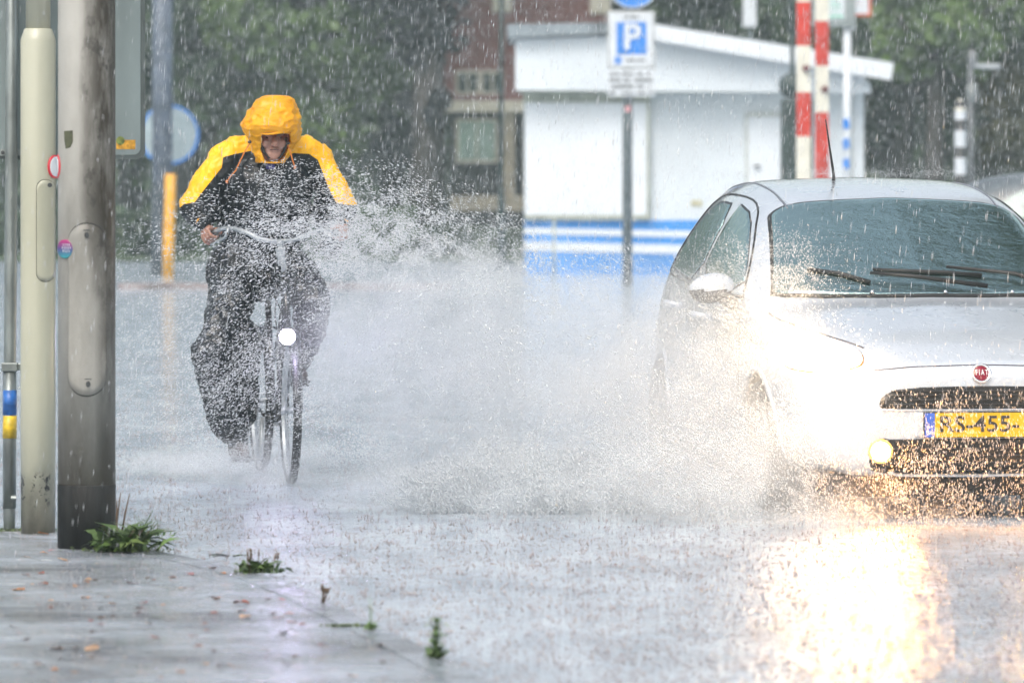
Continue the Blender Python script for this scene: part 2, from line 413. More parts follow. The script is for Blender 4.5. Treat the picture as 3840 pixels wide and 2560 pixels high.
# grey van/plant-like dark shape under the window: a dark parked car by the house
# ---- white cabin
CY = 75.0
cp = Vector(((2580 - 1920) / F * CY, CY, 0))
cab = empty('white_cabin', (cp.x, cp.y, 0), 'white cabin with low gable roof and blue striped base behind the parking sign', 'cabin')
M_cab = mat('cabin_white', (.64, .69, .73), .5, var=.05, vscale=.9)
M_cab2 = mat('cabin_panel_white', (.70, .74, .78), .5, var=.04, vscale=.8)
M_blue = mat('cabin_blue', (.045, .27, .68), .35, var=.1, vscale=1.5)
M_trim = mat('grey_green_trim', (.36, .39, .33), .6, var=.15)
mb = MB(); bx(mb, 1968, 3240, 340, 830, CY, 4.5, 0, cp); mb.build('wall', M_cab, cab)
mb = MB(); bx(mb, 1968, 3240, 826, 1085, CY - .02, 4.54, 0, cp); mb.build('blue_base', M_blue, cab)
for y0, y1 in ((862, 885), (915, 948)):
    mb = MB()
    a, b_, c_, d = [W(x, y, CY - .035) for x, y in ((1966, y0 - 8), (3242, y0 + 18), (3242, y1 + 18), (1966, y1 - 8))]
    mb.prism([Vector((q.x - cp.x, -.035, q.z)) for q in (a, b_, c_, d)], (0, .03, 0)); mb.build('white_stripe', M_cab2, cab)
mb = MB(); bx(mb, 1975, 2425, 386, 806, CY - .10, .10, 0, cp); sh = mb.build('shutter', M_cab2, cab)
mb = MB(); bx(mb, 1968, 2436, 806, 824, CY - .10, .12, 0, cp); bx(mb, 2425, 2437, 384, 824, CY - .11, .13, 0, cp); bx(mb, 1960, 2437, 352, 384, CY - .09, .10, 0, cp); mb.build('shutter_frame', M_trim, sh)
mb = MB(); bx(mb, 2805, 2932, 438, 824, CY - .03, .04, 0, cp); dr = mb.build('door', M_cab2, cab)
mb = MB(); bx(mb, 2795, 2805, 428, 824, CY - .04, .06, 0, cp); bx(mb, 2795, 2940, 424, 438, CY - .04, .06, 0, cp); bx(mb, 2932, 2942, 438, 824, CY - .04, .06, 0, cp); mb.build('door_frame', mat('door_frame_grey', (.5, .53, .5), .5), dr)
mb = MB(); bx(mb, 2592, 2632, 752, 772, CY - .02, .02, 0, cp); mb.build('door_plate', mat('tan_label', (.45, .42, .25), .5), cab)
mb = MB(); bx(mb, 2828, 2850, 620, 628, CY - .08, .05, 0, cp); mb.build('handle', M_dark, dr)
mb = MB(); bx(mb, 3185, 3196, 352, 824, CY - .04, .05, 0, cp); mb.build('drainpipe', M_trim, cab)
# fascia / gable
mb = MB()
pl = [(1932, 338), (3266, 350), (3266, 322), (3225, 270), (2420, 132), (1932, 148)]
mb.prism([Vector((W(x, y, CY - .45).x - cp.x, -.45, W(x, y, CY - .45).z)) for x, y in pl], (0, .3, 0)); mb.build('gable_fascia', M_cab, cab)
mb = MB(); bx(mb, 1940, 3258, 338, 349, CY - .40, .6, 0, cp); mb.build('soffit', M_trim, cab)
def slopepart(name, pts, Y0, dep, m):
    mb = MB(); mb.prism([Vector((W(x, y, Y0).x - cp.x, Y0 - CY, W(x, y, Y0).z)) for x, y in pts], (0, dep, 0)); return mb.build(name, m, cab)
rf = slopepart('bargeboard', [(2400, 84), (3352, 238), (3342, 302), (2400, 142)], CY - .72, .08, mat('bargeboard_white', (.70, .74, .78), .4, var=.03))
slopepart('roof', [(2398, 78), (3350, 234), (3345, 270), (2398, 120), (1905, 142), (1900, 92), (2290, 84)], CY - .62, 5.2, mat('roof_felt_grey', (.20, .235, .26), .6, var=.25, vscale=2))

# ---- parking zone sign
def pole(name, px, Y, z1, rad, m, label, cat, z0=0., seg=14):
    x = (px - 1920) / F * Y; t = empty(name, (x, Y, z0), label, cat)
    mb = MB(); mb.tube([(0, 0, 0), (0, 0, z1 - z0)], rad, seg); mb.build('pole', m, t, smooth=True)
    return t, Vector((x, Y, z0))
M_bluesign = mat('sign_blue', (.03, .22, .68), .35, var=.06)
M_signwhite = mat('sign_white', (.64, .68, .72), .35, var=.05)
M_text = mat('print_grey', (.12, .13, .14), .5, var=.05)
M_polegrey = mat('pole_grey', (.14, .17, .18), .45, metal=.2, var=.2)
Y = 68.5
t, o0 = pole('parking_sign', 2353, Y, 4.2, .062, M_polegrey, 'blue P parking zone sign with lower text plate on a dark grey post', 'sign')
mb = MB(); bx(mb, 2278, 2456, 42, 258, Y - .12, .03, 0, o0); pn = mb.build('sign_panel', mat('sign_edge_grey', (.42, .44, .44), .4), t, bevel=.01)
mb = MB(); bx(mb, 2286, 2448, 50, 250, Y - .126, .01, 0, o0); mb.build('panel_face', M_signwhite, pn)
mb = MB(); bx(mb, 2312, 2424, 84, 204, Y - .134, .01, 0, o0); mb.build('blue_square', M_bluesign, pn)
me = textmesh('P', .42, .002, .012); pt = obj('letter', me, M_signwhite, pn); q = W(2369, 143, Y - .14) - o0; pt.location = q
mb = MB(); bx(mb, 2306, 2330, 214, 240, Y - .134, .01, 0, o0); mb.build('small_blue_square', M_bluesign, pn)
def textrows(rows, Y, o0, parent, m=M_text, seed=1):
    g = random.Random(seed); mb = MB()
    for (x0, x1, y0, y1) in rows:
        x = x0
        while x < x1:
            wd = g.uniform(5, 9)
            if g.random() < .82: bx(mb, x, min(x + wd, x1), y0 + g.uniform(0, 2), y1, Y, .003, 0, o0)
            x += wd + g.uniform(1.5, 3.5)
    return mb.build('printed_text', m, parent)
textrows([(2338, 2428, 222, 232), (2336, 2398, 60, 70)], Y - .13, o0, pn)
mb = MB(); bx(mb, 2278, 2454, 262, 362, Y - .12, .03, 0, o0); pn2 = mb.build('text_plate', M_signwhite, t, bevel=.006)
textrows([(2286, 2446, 272, 284), (2284, 2448, 294, 307), (2296, 2436, 318, 331), (2284, 2448, 343, 353)], Y - .127, o0, pn2, seed=3)
mb = MB(); cc = W(2374, -66, Y - .1) - o0; Mx = Matrix.Translation(cc) @ Matrix.Rotation(R(90), 4, 'X')
mb.lathe([(0, .012), (.31, .012), (.31, -.01), (0, -.01)], 40, 0, Mx); rd = mb.build('round_sign', M_bluesign, t)
mb = MB(); mb.lathe([(.30, -.008), (.30, .016), (.315, .016), (.315, -.008), (.30, -.008)], 40, 0, Mx, False); mb.build('sign_rim', M_signwhite, rd)
mb = MB(); bx(mb, 2345, 2365, 398, 420, Y - .068, .01, 0, o0); mb.build('sticker', mat('pink_sticker', (.7, .35, .38), .5, var=.3, vscale=30), t)
# thin post between blue base stripes (a short marker stake)
t, _ = pole('marker_stake', 2078, 72, (1.6 - (815 - HY) / F * 72), .018, M_trim, 'thin green grey stake in front of the blue cabin base', 'stake')
mb = MB(); mb.lathe([(0, .0), (.024, .01), (.024, .03), (0, .04)], 10, 0, Matrix.Translation((0, 0, (1.6 - (820 - HY) / F * 72)))); mb.build('cap', M_trim, t)
# ---- level crossing barriers
M_red = mat('barrier_red', (.56, .045, .03), .4, var=.15, vscale=5)
M_bwhite = mat('barrier_white', (.74, .72, .62), .4, var=.08, vscale=4)
M_mech = mat('mechanism_green', (.028, .048, .046), .5, var=.25)
M_lens = mat('red_lens', (.12, .015, .02), .25, var=.1)
def barrier(px, w, segs, Y, label, lamp, lean=0):
    o0 = Vector(((px - 1920) / F * Y, Y, .0)); t = empty('barrier_boom', o0, label, 'barrier')
    hw = w / F * Y / 2
    for y0, y1, kind in segs:
        z0 = W(0, y1, Y).z; z1 = W(0, y0, Y).z; s0, s1 = lean * z0, lean * z1
        mb = MB(); mb.prism([(-hw + s0, -.04, z0), (hw + s0, -.04, z0), (hw + s1, -.04, z1), (-hw + s1, -.04, z1)], (0, .08, 0))
        mb.build('red_band' if kind == 'r' else 'white_band', M_red if kind == 'r' else M_bwhite, t)
    z = W(0, lamp[1], Y).z
    mb = MB(); mb.lathe([(0, .05), (.034, .045), (.04, .02), (.04, -.01), (0, -.01)], 20, 0, Matrix.Translation(((lamp[0]-px)/F*Y, -.05, z)) @ Matrix.Rotation(R(90), 4, 'X'))
    mb.build('warning_lamp', M_lens, t, smooth=True)
    mb = MB(); mb.box((-.14, -.1, 0), (.14, .22, 1.0)); mb.box((-.2, -.16, 0), (.2, .28, .12)); mb.tube([(-.15, 0, .9), (.15, 0, .9)], .11, 14); mb.build('drive_housing', M_mech, t, bevel=.02)
    return t
barrier(3013, 52, [(-330, -170, 'w'), (-170, 8, 'w'), (8, 172, 'r'), (172, 347, 'w'), (347, 512, 'r'), (512, 760, 'w')], 62, 'left upright red and white barrier boom with red lamp', (3022, 258))
barrier(3082, 50, [(-330, -90, 'r'), (-90, 80, 'w'), (80, 247, 'r'), (247, 422, 'w'), (422, 750, 'r')], 63.5, 'right upright red and white barrier boom with lower lamp', (3092, 336), lean=.0)
Y = 66.0; o0 = Vector(((2985 - 1920) / F * Y, Y, 0))
t = empty('crossing_signal', o0, 'dark green crossing signal cabinet with round bell behind the barrier booms', 'signal')
mb = MB(); bx(mb, 2932, 3050, 372, 1080, Y, .4, 0, o0); mb.build('cabinet', M_mech, t, bevel=.03)
q = W(2968, 322, Y + .1) - o0
mb = MB(); mb.lathe([(0, .12), (.08, .11), (.14, .06), (.15, 0), (.14, -.06), (0, -.1)], 24, 0, Matrix.Translation(q) @ Matrix.Rotation(R(90), 4, 'X')); mb.build('bell', M_mech, t, smooth=True)
mb = MB(); q = W(2972, 300, Y + .2) - o0; q2 = W(2966, -120, Y + .2) - o0; mb.tube([q, q2], .026, 10); mb.build('mast', M_mech, t)
# ---- white stop post with timetable panels
Y = 70.0
t, o0 = pole('bus_stop', 3177, Y, W(0, 60, Y).z, .050, M_signwhite, 'white stop post with blue squares and timetable panels beside the barriers', 'bus stop')
for k, yy in enumerate((462, 537, 612)):
    mb = MB(); a, b_, c_, d = [W(x, y, Y - .06) - o0 for x, y in ((3160, yy - 20 + 8), (3182, yy - 20), (3186, yy + 18), (3164, yy + 24))]
    mb.prism([a, b_, c_, d], (0, .015, 0)); mb.build('blue_square', M_bluesign, t)
mb = MB(); bx(mb, 3045, 3208, -160, 102, Y - .1, .05, 0, o0); pn = mb.build('panel_frame', mat('panel_grey', (.26, .30, .30), .5), t, bevel=.01)
mb = MB(); bx(mb, 3107, 3168, -160, 74, Y - .12, .02, 0, o0); mb.build('timetable', M_signwhite, pn)
mb = MB(); bx(mb, 3112, 3162, 58, 66, Y - .125, .01, 0, o0); bx(mb, 3112, 3150, 10, 14, Y - .125, .01, 0, o0); bx(mb, 3112, 3156, 24, 27, Y - .125, .01, 0, o0); bx(mb, 3112, 3150, 38, 41, Y - .125, .01, 0, o0); mb.build('green_print', mat('green_print', (.10, .5, .32), .5), pn)
mb = MB(); bx(mb, 3203, 3268, -160, 62, Y - .05, .03, 0, o0); pn3 = mb.build('red_panel', mat('panel_red', (.62, .16, .10), .5), t)
mb = MB(); bx(mb, 3203, 3256, -150, 52, Y - .06, .02, 0, o0); mb.build('panel_face', M_signwhite, pn3)
textrows([(3212, 3246, 5, 10), (3212, 3240, 18, 22), (3212, 3246, 32, 36)], Y - .065, o0, pn3, mat('pink_print', (.65, .4, .35), .5), 5)
mb = MB(); bx(mb, 3196, 3208, 0, 112, Y - .08, .05, 0, o0); mb.build('side_post', M_signwhite, t)
# ---- banded post
Y = 64.0
t, o0 = pole('banded_post', 3601, Y, W(0, 380, Y).z, .060, mat('post_black', (.04, .042, .045), .5), 'black post with white bands and pointed cap right of the barriers', 'post')
for y0, y1 in ((418, 450), (490, 552), (592, 655), (700, 760)):
    z0, z1 = W(0, y1, Y).z, W(0, y0, Y).z; mb = MB(); mb.lathe([(.06, z0), (.066, z0), (.066, z1), (.06, z1)], 18); mb.build('white_band', M_signwhite, t, smooth=False)
z = W(0, 420, Y).z; mb = MB(); mb.lathe([(.066, z), (.06, z + .05), (.03, z + .13), (0, z + .15)], 18); mb.build('cap', M_bwhite, t, smooth=True)
Y = 72.0
t, o0 = pole('grey_lamp_post', 3640, Y, W(0, 190, Y).z, .04, mat('post_greyblue', (.11, .12, .13), .5), 'slim grey post with a short horizontal arm at the right', 'lamp post')
mb = MB(); a = W(3648, 248, Y) - o0; b_ = W(3752, 250, Y) - o0; mb.tube([a, b_], .035, 10); mb.build('arm', mat('arm_grey', (.35, .38, .40), .4), t)
mb = MB(); q = W(3646, 215, Y) - o0; mb.lathe([(0, -.1), (.055, -.09), (.06, 0), (.05, .09), (0, .1)], 14, 0, Matrix.Translation(q)); mb.build('head', mat('head_grey', (.22, .23, .24), .5), t, smooth=True)
mb = MB(); q = W(3646, 350, Y) - o0; mb.lathe([(0, -.13), (.06, -.1), (.08, 0), (.06, .12), (0, .13)], 14, 0, Matrix.Translation(q)); mb.build('junction_box', mat('box_grey', (.20, .22, .22), .5), t, smooth=True)
# ---- white lantern above the roof
Y = 82.0
t, o0 = pole('street_lantern', 2812, Y, W(0, 112, Y).z, .035, M_polegrey, 'white box lantern on a post rising behind the cabin roof', 'street lamp')
mb = MB(); a = W(2782, 104, Y) - o0; b_ = W(2840, -60, Y) - o0; mb.prism([(a.x*.9, -.1, a.z), (b_.x*.9, -.1, a.z), (b_.x*.8, -.1, b_.z), (a.x*.8, -.1, b_.z)], (0, .2, 0)); mb.build('lantern', M_signwhite, t, bevel=.02)
# ---- thin dark lamp post left of the cabin
t, _ = pole('thin_lamp_post', 1880, 78, 6.0, .032, M_mech, 'thin dark lamp post between the brick house and the cabin', 'lamp post')
mb = MB(); mb.lathe([(.05, 0), (.05, 1.0), (.034, 1.15)], 14); mb.build('base_sleeve', M_mech, t)
# ---- round blue-rimmed sign + blue-grey post + orange post at left
Y = 74.6
t, o0 = pole('blue_grey_post', 609, Y, 4.8, .137, mat('post_bluegrey', (.085, .11, .15), .5, var=.2), 'wide blue grey post in front of the round sign at left', 'post')
mb = MB(); mb.lathe([(.150, 0), (.150, 1.15), (.138, 1.2)], 18); mb.build('base_sleeve', mat('sleeve_dark', (.045, .06, .075), .5), t, smooth=False)
Y = 75.6
t, o0 = pole('round_sign', 628, Y, 2.0, .03, M_polegrey, 'round pale sign back with blue rim behind the wide post', 'sign')
cc = W(634, 505, Y - .08) - o0; Mx = Matrix.Translation(cc) @ Matrix.Rotation(R(90), 4, 'X'); rr = 113 / F * Y
mb = MB(); mb.lathe([(0, .01), (rr - .035, .01), (rr - .035, -.01), (0, -.01)], 48, 0, Mx); mb.build('disc', mat('sign_back', (.33, .41, .44), .4, var=.1), t)
mb = MB(); mb.lathe([(rr - .035, -.018), (rr - .035, .018), (rr, .018), (rr, -.018), (rr - .035, -.018)], 48, 0, Mx, False); mb.build('rim', M_bluesign, t)
Y = 67.0; o0 = G(628, 1038, 0); Y = o0.y
t = empty('orange_post', o0, 'slightly bent orange marker post beside the wide blue grey post', 'post')
mb = MB(); pts = [W(x, y, Y) - o0 for x, y in ((639, 652), (638, 760), (633, 900), (630, 1040))]; mb.tube([(p.x, p.y, max(p.z, 0)) for p in pts], 21 / F * Y, 14); mb.build('post', mat('orange_paint', (.82, .40, .025), .45, var=.08), t, smooth=True)
q = W(630, 845, Y) - o0; mb = MB(); mb.tube([(q.x, 0, q.z - .012), (q.x, 0, q.z + .012)], 22.5 / F * Y, 14); mb.build('joint', mat('orange_dark', (.55, .27, .03), .5), t)
# ================================================================== LEFT FOREGROUND POLES
def m_concrete():
    b = NB('weathered_concrete'); v = b.coords('Object', (1, 1, .35))
    f = b.noise(v, 3.2, 6, .65)
    base = b.ramp(f, [(.3, (.22, .215, .195)), (.5, (.34, .335, .31)), (.72, (.44, .435, .41))])
    # dirt streaks keyed to the side of the pole that the rain runs down (object +x) and height
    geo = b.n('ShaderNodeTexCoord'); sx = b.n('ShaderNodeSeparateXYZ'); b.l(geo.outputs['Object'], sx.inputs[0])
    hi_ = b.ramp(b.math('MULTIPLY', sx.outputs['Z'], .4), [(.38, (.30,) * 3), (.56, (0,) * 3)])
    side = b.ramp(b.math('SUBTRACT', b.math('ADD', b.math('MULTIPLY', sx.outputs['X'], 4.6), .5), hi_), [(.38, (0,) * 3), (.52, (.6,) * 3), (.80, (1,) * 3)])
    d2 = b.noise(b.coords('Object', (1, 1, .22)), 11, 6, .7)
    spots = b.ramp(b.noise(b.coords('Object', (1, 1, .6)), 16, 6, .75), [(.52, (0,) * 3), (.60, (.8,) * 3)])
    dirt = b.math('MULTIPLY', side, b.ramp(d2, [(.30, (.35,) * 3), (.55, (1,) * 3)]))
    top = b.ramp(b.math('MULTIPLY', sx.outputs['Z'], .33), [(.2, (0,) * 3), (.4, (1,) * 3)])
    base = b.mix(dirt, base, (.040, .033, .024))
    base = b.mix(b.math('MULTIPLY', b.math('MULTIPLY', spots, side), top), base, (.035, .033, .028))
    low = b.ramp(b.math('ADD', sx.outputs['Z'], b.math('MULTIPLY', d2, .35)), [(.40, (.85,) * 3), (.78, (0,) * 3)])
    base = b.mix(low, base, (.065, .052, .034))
    b.l(base, b.b.inputs['Base Color']); b.b.inputs['Roughness'].default_value = .55; b.b.inputs['Specular IOR Level'].default_value = .3
    b.l(b.bump(b.noise(b.coords('Object'), 60, 4), .25, .006), b.b.inputs['Normal'])
    return b.m
o0 = G(325, 2052, PZ); o0.z = PZ
YP = o0.y
def Lp(px, py, Y=None):
    return W(px, py, Y or YP) - o0
pole_r = 108 / F * YP
t = empty('concrete_pole', o0, 'thick stained concrete pole with rounded hatch and black painted foot', 'pole')
M_conc = m_concrete()
zb = Lp(0, 1815).z
mb = MB(); mb.lathe([(pole_r, zb), (pole_r * .995, 1.5), (pole_r * .985, 3.6)], 64); mb.build('shaft', M_conc, t, smooth=True)
mb = MB(); mb.lathe([(pole_r * 1.012, -.03), (pole_r * 1.012, zb), (pole_r * .99, zb + .002)], 64); mb.build('black_foot', mat('bitumen_black', (.013, .013, .013), .6, var=.5, vscale=9, bump=.4, vecscale=(1, 1, .2), spec=.25), t, smooth=True)
def wrap_patch(name, pts2d, r, m, parent, cx=0., cy=0., rad=None, th=.0, n=18, seg=None):
    """closed outline in (x,z) pressed onto the front (-y) of a cylinder of radius r: rings shrink to the centroid"""
    P = np.array(pts2d, float); c0 = P.mean(0); V = []; Fc = []; N = len(P); K = 10
    def on(x, z, rr): x = max(-r * .999, min(r * .999, x)); a = math.asin(x / r); return (cx + rr * math.sin(a), cy - rr * math.cos(a), z)
    V = []
    for k in range(K + 1):
        f = 1 - k / K
        for p in P: q = c0 + (p - c0) * f; V.append(on(q[0], q[1], r + th))
    for k in range(K):
        for i in range(N): Fc.append((k*N + i, k*N + (i+1) % N, (k+1)*N + (i+1) % N, (k+1)*N + i))
    if th > .001:
        o = len(V)
        for p in P: V.append(on(p[0], p[1], r - .002))
        for i in range(N): Fc.append((i, o + i, o + (i+1) % N, (i+1) % N))
    bm = bmesh.new(); me = meshdata(name, V, Fc); bm.from_mesh(me); bmesh.ops.remove_doubles(bm, verts=bm.verts, dist=1e-6); bmesh.ops.recalc_face_normals(bm, faces=bm.faces); bm.to_mesh(me); bm.free()
    me.polygons.foreach_set('use_smooth', [True] * len(me.polygons))
    return obj(name, me, m, parent)
def stadium(x0, x1, z0, z1, n=14, dense=10):
    r = (x1 - x0) / 2; cx = (x0 + x1) / 2; out = []
    for k in range(n + 1): a = math.pi * k / n; out.append((cx + r * math.cos(a), z1 - r + r * math.sin(a)))
    for k in range(1, dense): out.append((x0, z1 - r + (z0 - z1 + 2 * r) * k / dense))
    for k in range(n + 1): a = math.pi + math.pi * k / n; out.append((cx + r * math.cos(a), z0 + r + r * math.sin(a)))
    for k in range(1, dense): out.append((x1, z0 + r + (z1 - z0 - 2 * r) * k / dense))
    return out
def circle2(cx, cz, rx, rz, n=24): return [(cx + rx * math.cos(2*math.pi*k/n), cz + rz * math.sin(2*math.pi*k/n)) for k in range(n)]
def hatch(parent, x0, x1, y0, y1, cx_px, r, cyl_dx=0, locks=(), m=None, mm=None, gap=.004):
    s = YP / F
    a = ((x0 - cx_px) * s, (x1 - cx_px) * s); z1 = Lp(0, y0).z; z0 = Lp(0, y1).z
    g = wrap_patch('hatch_gap', stadium(a[0] - gap, a[1] + gap, z0 - gap * 1.3, z1 + gap * 1.3), r, mm, parent, cyl_dx, 0, th=.0012)
    h = wrap_patch('hatch', stadium(a[0], a[1], z0, z1), r, m, parent, cyl_dx, 0, th=.007 if gap > .003 else .003)
    for lx, ly in locks:
        q = ((lx - cx_px) * s, Lp(0, ly).z)
        l_ = wrap_patch('lock', circle2(q[0], q[1], .0085, .0125), r, M_dark, h, cyl_dx, 0, th=.012)
        wrap_patch('lock_plate', [(q[0] - .013, q[1] + .018), (q[0] + .013, q[1] + .018), (q[0] + .013, q[1] + .022), (q[0] - .013, q[1] + .022)], r, M_dark, h, cyl_dx, 0, th=.0085)
    return h
M_gap = mat('joint_black', (.02, .02, .018), .8)
hatch(t, 266, 400, 838, 1478, 325, pole_r, 0, [(333, 880), (338, 1435)], M_conc, M_gap)
# stickers on the pole
s = YP / F
st = wrap_patch('round_sticker', circle2((254 - 325) * s, Lp(0, 932).z, 29*s, 35*s), pole_r, None, t, th=.0085)
b = NB('round_sticker_print'); v = b.coords('Object'); sx = b.n('ShaderNodeSeparateXYZ'); b.l(v, sx.inputs[0])
zc = Lp(0, 932).z
fz = b.math('ADD', b.math('MULTIPLY', b.math('SUBTRACT', sx.outputs['Z'], zc), 12), .5)
b.l(b.ramp(fz, [(.1, (.02, .26, .30)), (.5, (.07, .06, .22)), (.9, (.38, .03, .16))]), b.b.inputs['Base Color']); st.data.materials.append(b.m)
st['label'] = 'round sticker fading from pink to teal'
mb = MB()
g = random.Random(5)
for r_, (n_, zz) in enumerate(((4, .016), (5, .004), (4, -.008))):
    for k in range(n_):
        xx = (254 - 325) * s + (k - n_ / 2 + .5) * .0085 + .002; z = zc + zz
        yy = -math.sqrt((pole_r + .0095) ** 2 - xx ** 2)
        h = .0095; mb.box((xx - .0012, yy, z - h/2), (xx + .0012, yy + .001, z + h/2)); mb.box((xx - .003, yy, z + h/2 - .002), (xx + .003, yy + .001, z + h/2))
        if g.random() < .6: mb.box((xx - .003, yy, z - h/2), (xx + .003, yy + .001, z - h/2 + .002))
mb.build('sticker_lettering', M_signwhite, st)
wrap_patch('torn_sticker', [((x - 325) * s, Lp(0, y).z) for x, y in ((247, 492), (280, 490), (281, 530), (272, 552), (254, 558), (249, 530))], pole_r, mat('moss_paint', (.07, .075, .04), .6, var=.3, vscale=30), t, th=.002)
# cream pole behind with sleeve
o1 = G(150, 1998, PZ); Y1 = o1.y; s1 = Y1 / F
o1.x = (143 - 1920) * s1
t2 = empty('cream_pole', o1, 'cream painted steel pole with wider lower sleeve and scuffed foot', 'pole')
def Lq(px, py): return W(px, py, Y1) - o1
def m_cream():
    b = NB('cream_pole_paint'); v = b.coords('Object', (1, 1, .3))
    base = b.ramp(b.noise(v, 3.5, 5), [(.3, (.40, .40, .31)), (.7, (.52, .52, .42))])
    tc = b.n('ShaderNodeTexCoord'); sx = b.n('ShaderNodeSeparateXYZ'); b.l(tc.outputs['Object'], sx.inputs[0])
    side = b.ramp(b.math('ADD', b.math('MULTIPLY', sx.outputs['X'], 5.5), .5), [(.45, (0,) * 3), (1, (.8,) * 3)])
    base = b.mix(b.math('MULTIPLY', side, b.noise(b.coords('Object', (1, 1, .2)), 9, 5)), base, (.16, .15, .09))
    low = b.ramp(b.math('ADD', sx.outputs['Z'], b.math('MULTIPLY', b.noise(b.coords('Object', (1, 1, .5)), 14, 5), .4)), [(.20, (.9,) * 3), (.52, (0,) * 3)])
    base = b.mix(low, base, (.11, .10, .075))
    sc = b.noise(b.coords('Object', (1, 1, .8)), 22, 4, .8)
    band = b.ramp(sx.outputs['Z'], [(.10, (0,) * 3), (.15, (1,) * 3), (.24, (1,) * 3), (.27, (0,) * 3)])
    base = b.mix(b.math('MULTIPLY', band, b.ramp(sc, [(.54, (0,) * 3), (.57, (1,) * 3)])), base, (.02, .02, .02))
    b.l(base, b.b.inputs['Base Color']); b.b.inputs['Roughness'].default_value = .3; return b.m
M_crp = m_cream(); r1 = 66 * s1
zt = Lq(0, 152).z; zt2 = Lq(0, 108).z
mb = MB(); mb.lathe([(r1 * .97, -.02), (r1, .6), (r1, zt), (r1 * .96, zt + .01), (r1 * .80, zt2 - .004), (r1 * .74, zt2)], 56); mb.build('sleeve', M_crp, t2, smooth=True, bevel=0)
mb = MB(); mb.lathe([(r1 * .70, zt2 - .02), (r1 * .70, 3.7)], 48); mb.build('upper_shaft', M_crp, t2, smooth=True)
wrap_patch('hatch_gap', stadium((141 - 143) * s1, r1 * .995, Lq(0, 1056).z, Lq(0, 672).z), r1, M_gap, t2, th=.0008)
hh = wrap_patch('hatch', stadium((143 - 143) * s1, r1 * .985, Lq(0, 1054).z, Lq(0, 674).z), r1, M_crp, t2, th=.0014)
wrap_patch('lock', circle2((189 - 143) * s1, Lq(0, 694).z, .008, .009), r1, M_dark, hh, th=.004)
s_ = wrap_patch('red_sticker', circle2((217 - 143) * s1 - .012, Lq(0, 625).z, .0265, .048), r1, mat('sticker_red', (.62, .03, .05), .4), t2, th=.008)
wrap_patch('sticker_face', circle2((217 - 143) * s1 - .013, Lq(0, 625).z, .020, .041), r1, M_signwhite, s_, th=.010)
# the red sticker's visible edge bends round onto the concrete pole
s_ = wrap_patch('red_sticker', circle2((214 - 325) * s, Lp(0, 624).z, 17*s, 46*s), pole_r, bpy.data.materials['sticker_red'], t, th=.002)
wrap_patch('sticker_face', circle2((213 - 325) * s, Lp(0, 624).z, 11*s, 38*s), pole_r, M_signwhite, s_, th=.0035)
# thin galvanised post with clamps and tape
o2 = G(36, 1990, PZ); Y2 = o2.y; s2 = Y2 / F
M_galv = mat('galvanised_steel', (.25, .28, .28), .35, metal=.55, var=.22, vscale=14, vecscale=(1, 1, .3))
t3 = empty('galvanised_post', o2, 'thin galvanised sign post with blue and yellow tape bands at the far left', 'post')
def Lr(px, py): return W(px, py, Y2) - o2
mb = MB(); mb.tube([(Lr(36, 1988).x, 0, -.03), (Lr(34, 1900).x, 0, Lr(0, 1900).z), (Lr(42, 700).x, 0, Lr(0, 700).z), (Lr(46, -300).x, 0, 3.7)], [.0225, .0265, .0265, .0265], 24); mb.build('tube', M_galv, t3, smooth=True)
mb = MB(); mb.tube([(Lr(35, 1900).x, 0, Lr(0, 1905).z), (Lr(36, 1360).x, 0, Lr(0, 1375).z)], .0285, 24); mb.build('lower_sleeve', M_galv, t3, smooth=True)
for nm, col, y0, y1 in (('blue_tape', (.02, .13, .45), 1555, 1462), ('yellow_tape', (.72, .50, .03), 1642, 1558)):
    xx = Lr(37, (y0 + y1) / 2).x
    mb = MB(); mb.tube([(xx - .001, 0, Lr(0, y0).z), (xx, 0, Lr(0, y1).z)], .0297, 24); mb.build(nm, mat(nm, col, .35, var=.25, vscale=25), t3, smooth=True)
mb = MB(); z = Lr(0, 1375).z; x = Lr(38, 1375).x; mb.box((x - .034, -.034, z - .018), (x + .034, .034, z + .018)); mb.box((x + .03, -.012, z - .014), (x + .095, .012, z + .016)); mb.build('clamp', M_galv, t3, bevel=.004)
mb = MB(); mb.tube([(x + .034, 0, z - .09), (x + .045, 0, z - .085), (x + .075, 0, z - .02)], .004, 8); mb.build('wire_hook', M_galv, t3)
mb = MB(); z = Lr(0, 1865).z; x = Lr(52, 1865).x; mb.lathe([(0, .012), (.011, .012), (.011, -.01), (0, -.01)], 8, 0, Matrix.Translation((x, -.02, z)) @ Matrix.Rotation(R(90), 4, 'Y')); mb.build('bolt', M_galv, t3)
# big sign seen from behind
Y3 = Y2 + .09; o3 = W(230, 590, Y3)
t4 = empty('road_sign', o3, 'back of a large grey green road sign behind the three poles', 'sign')
def panel_rounded(x0, x1, z0, z1, r, th, y):
    out = []
    for cx, cz, a0 in ((x1 - r, z0 + r, -90), (x1 - r, z1 - r, 0), (x0 + r, z1 - r, 90), (x0 + r, z0 + r, 180)):
        for k in range(7): a = R(a0 + 15 * k); out.append((cx + r * math.cos(a), y, cz + r * math.sin(a)))
    return out
x0 = (-420 - 230) * Y3 / F; x1 = (543 - 230) * Y3 / F; z0 = W(0, 597, Y3).z - o3.z; z1 = z0 + 1.6
M_sb = mat('sign_back_green_grey', (.20, .245, .25), .38, metal=.25, var=.12, vscale=5, vecscale=(1, 1, .2))
mb = MB(); mb.prism(panel_rounded(x0, x1, z0, z1, .035, .03, 0), (0, .025, 0)); mb.build('panel', mat('sign_edge', (.09, .11, .11), .4, metal=.2), t4)
mb = MB(); mb.prism(panel_rounded(x0 + .02, x1 - .018, z0 + .018, z1 - .02, .03, .03, -.004), (0, .006, 0)); mb.build('panel_back', M_sb, t4)
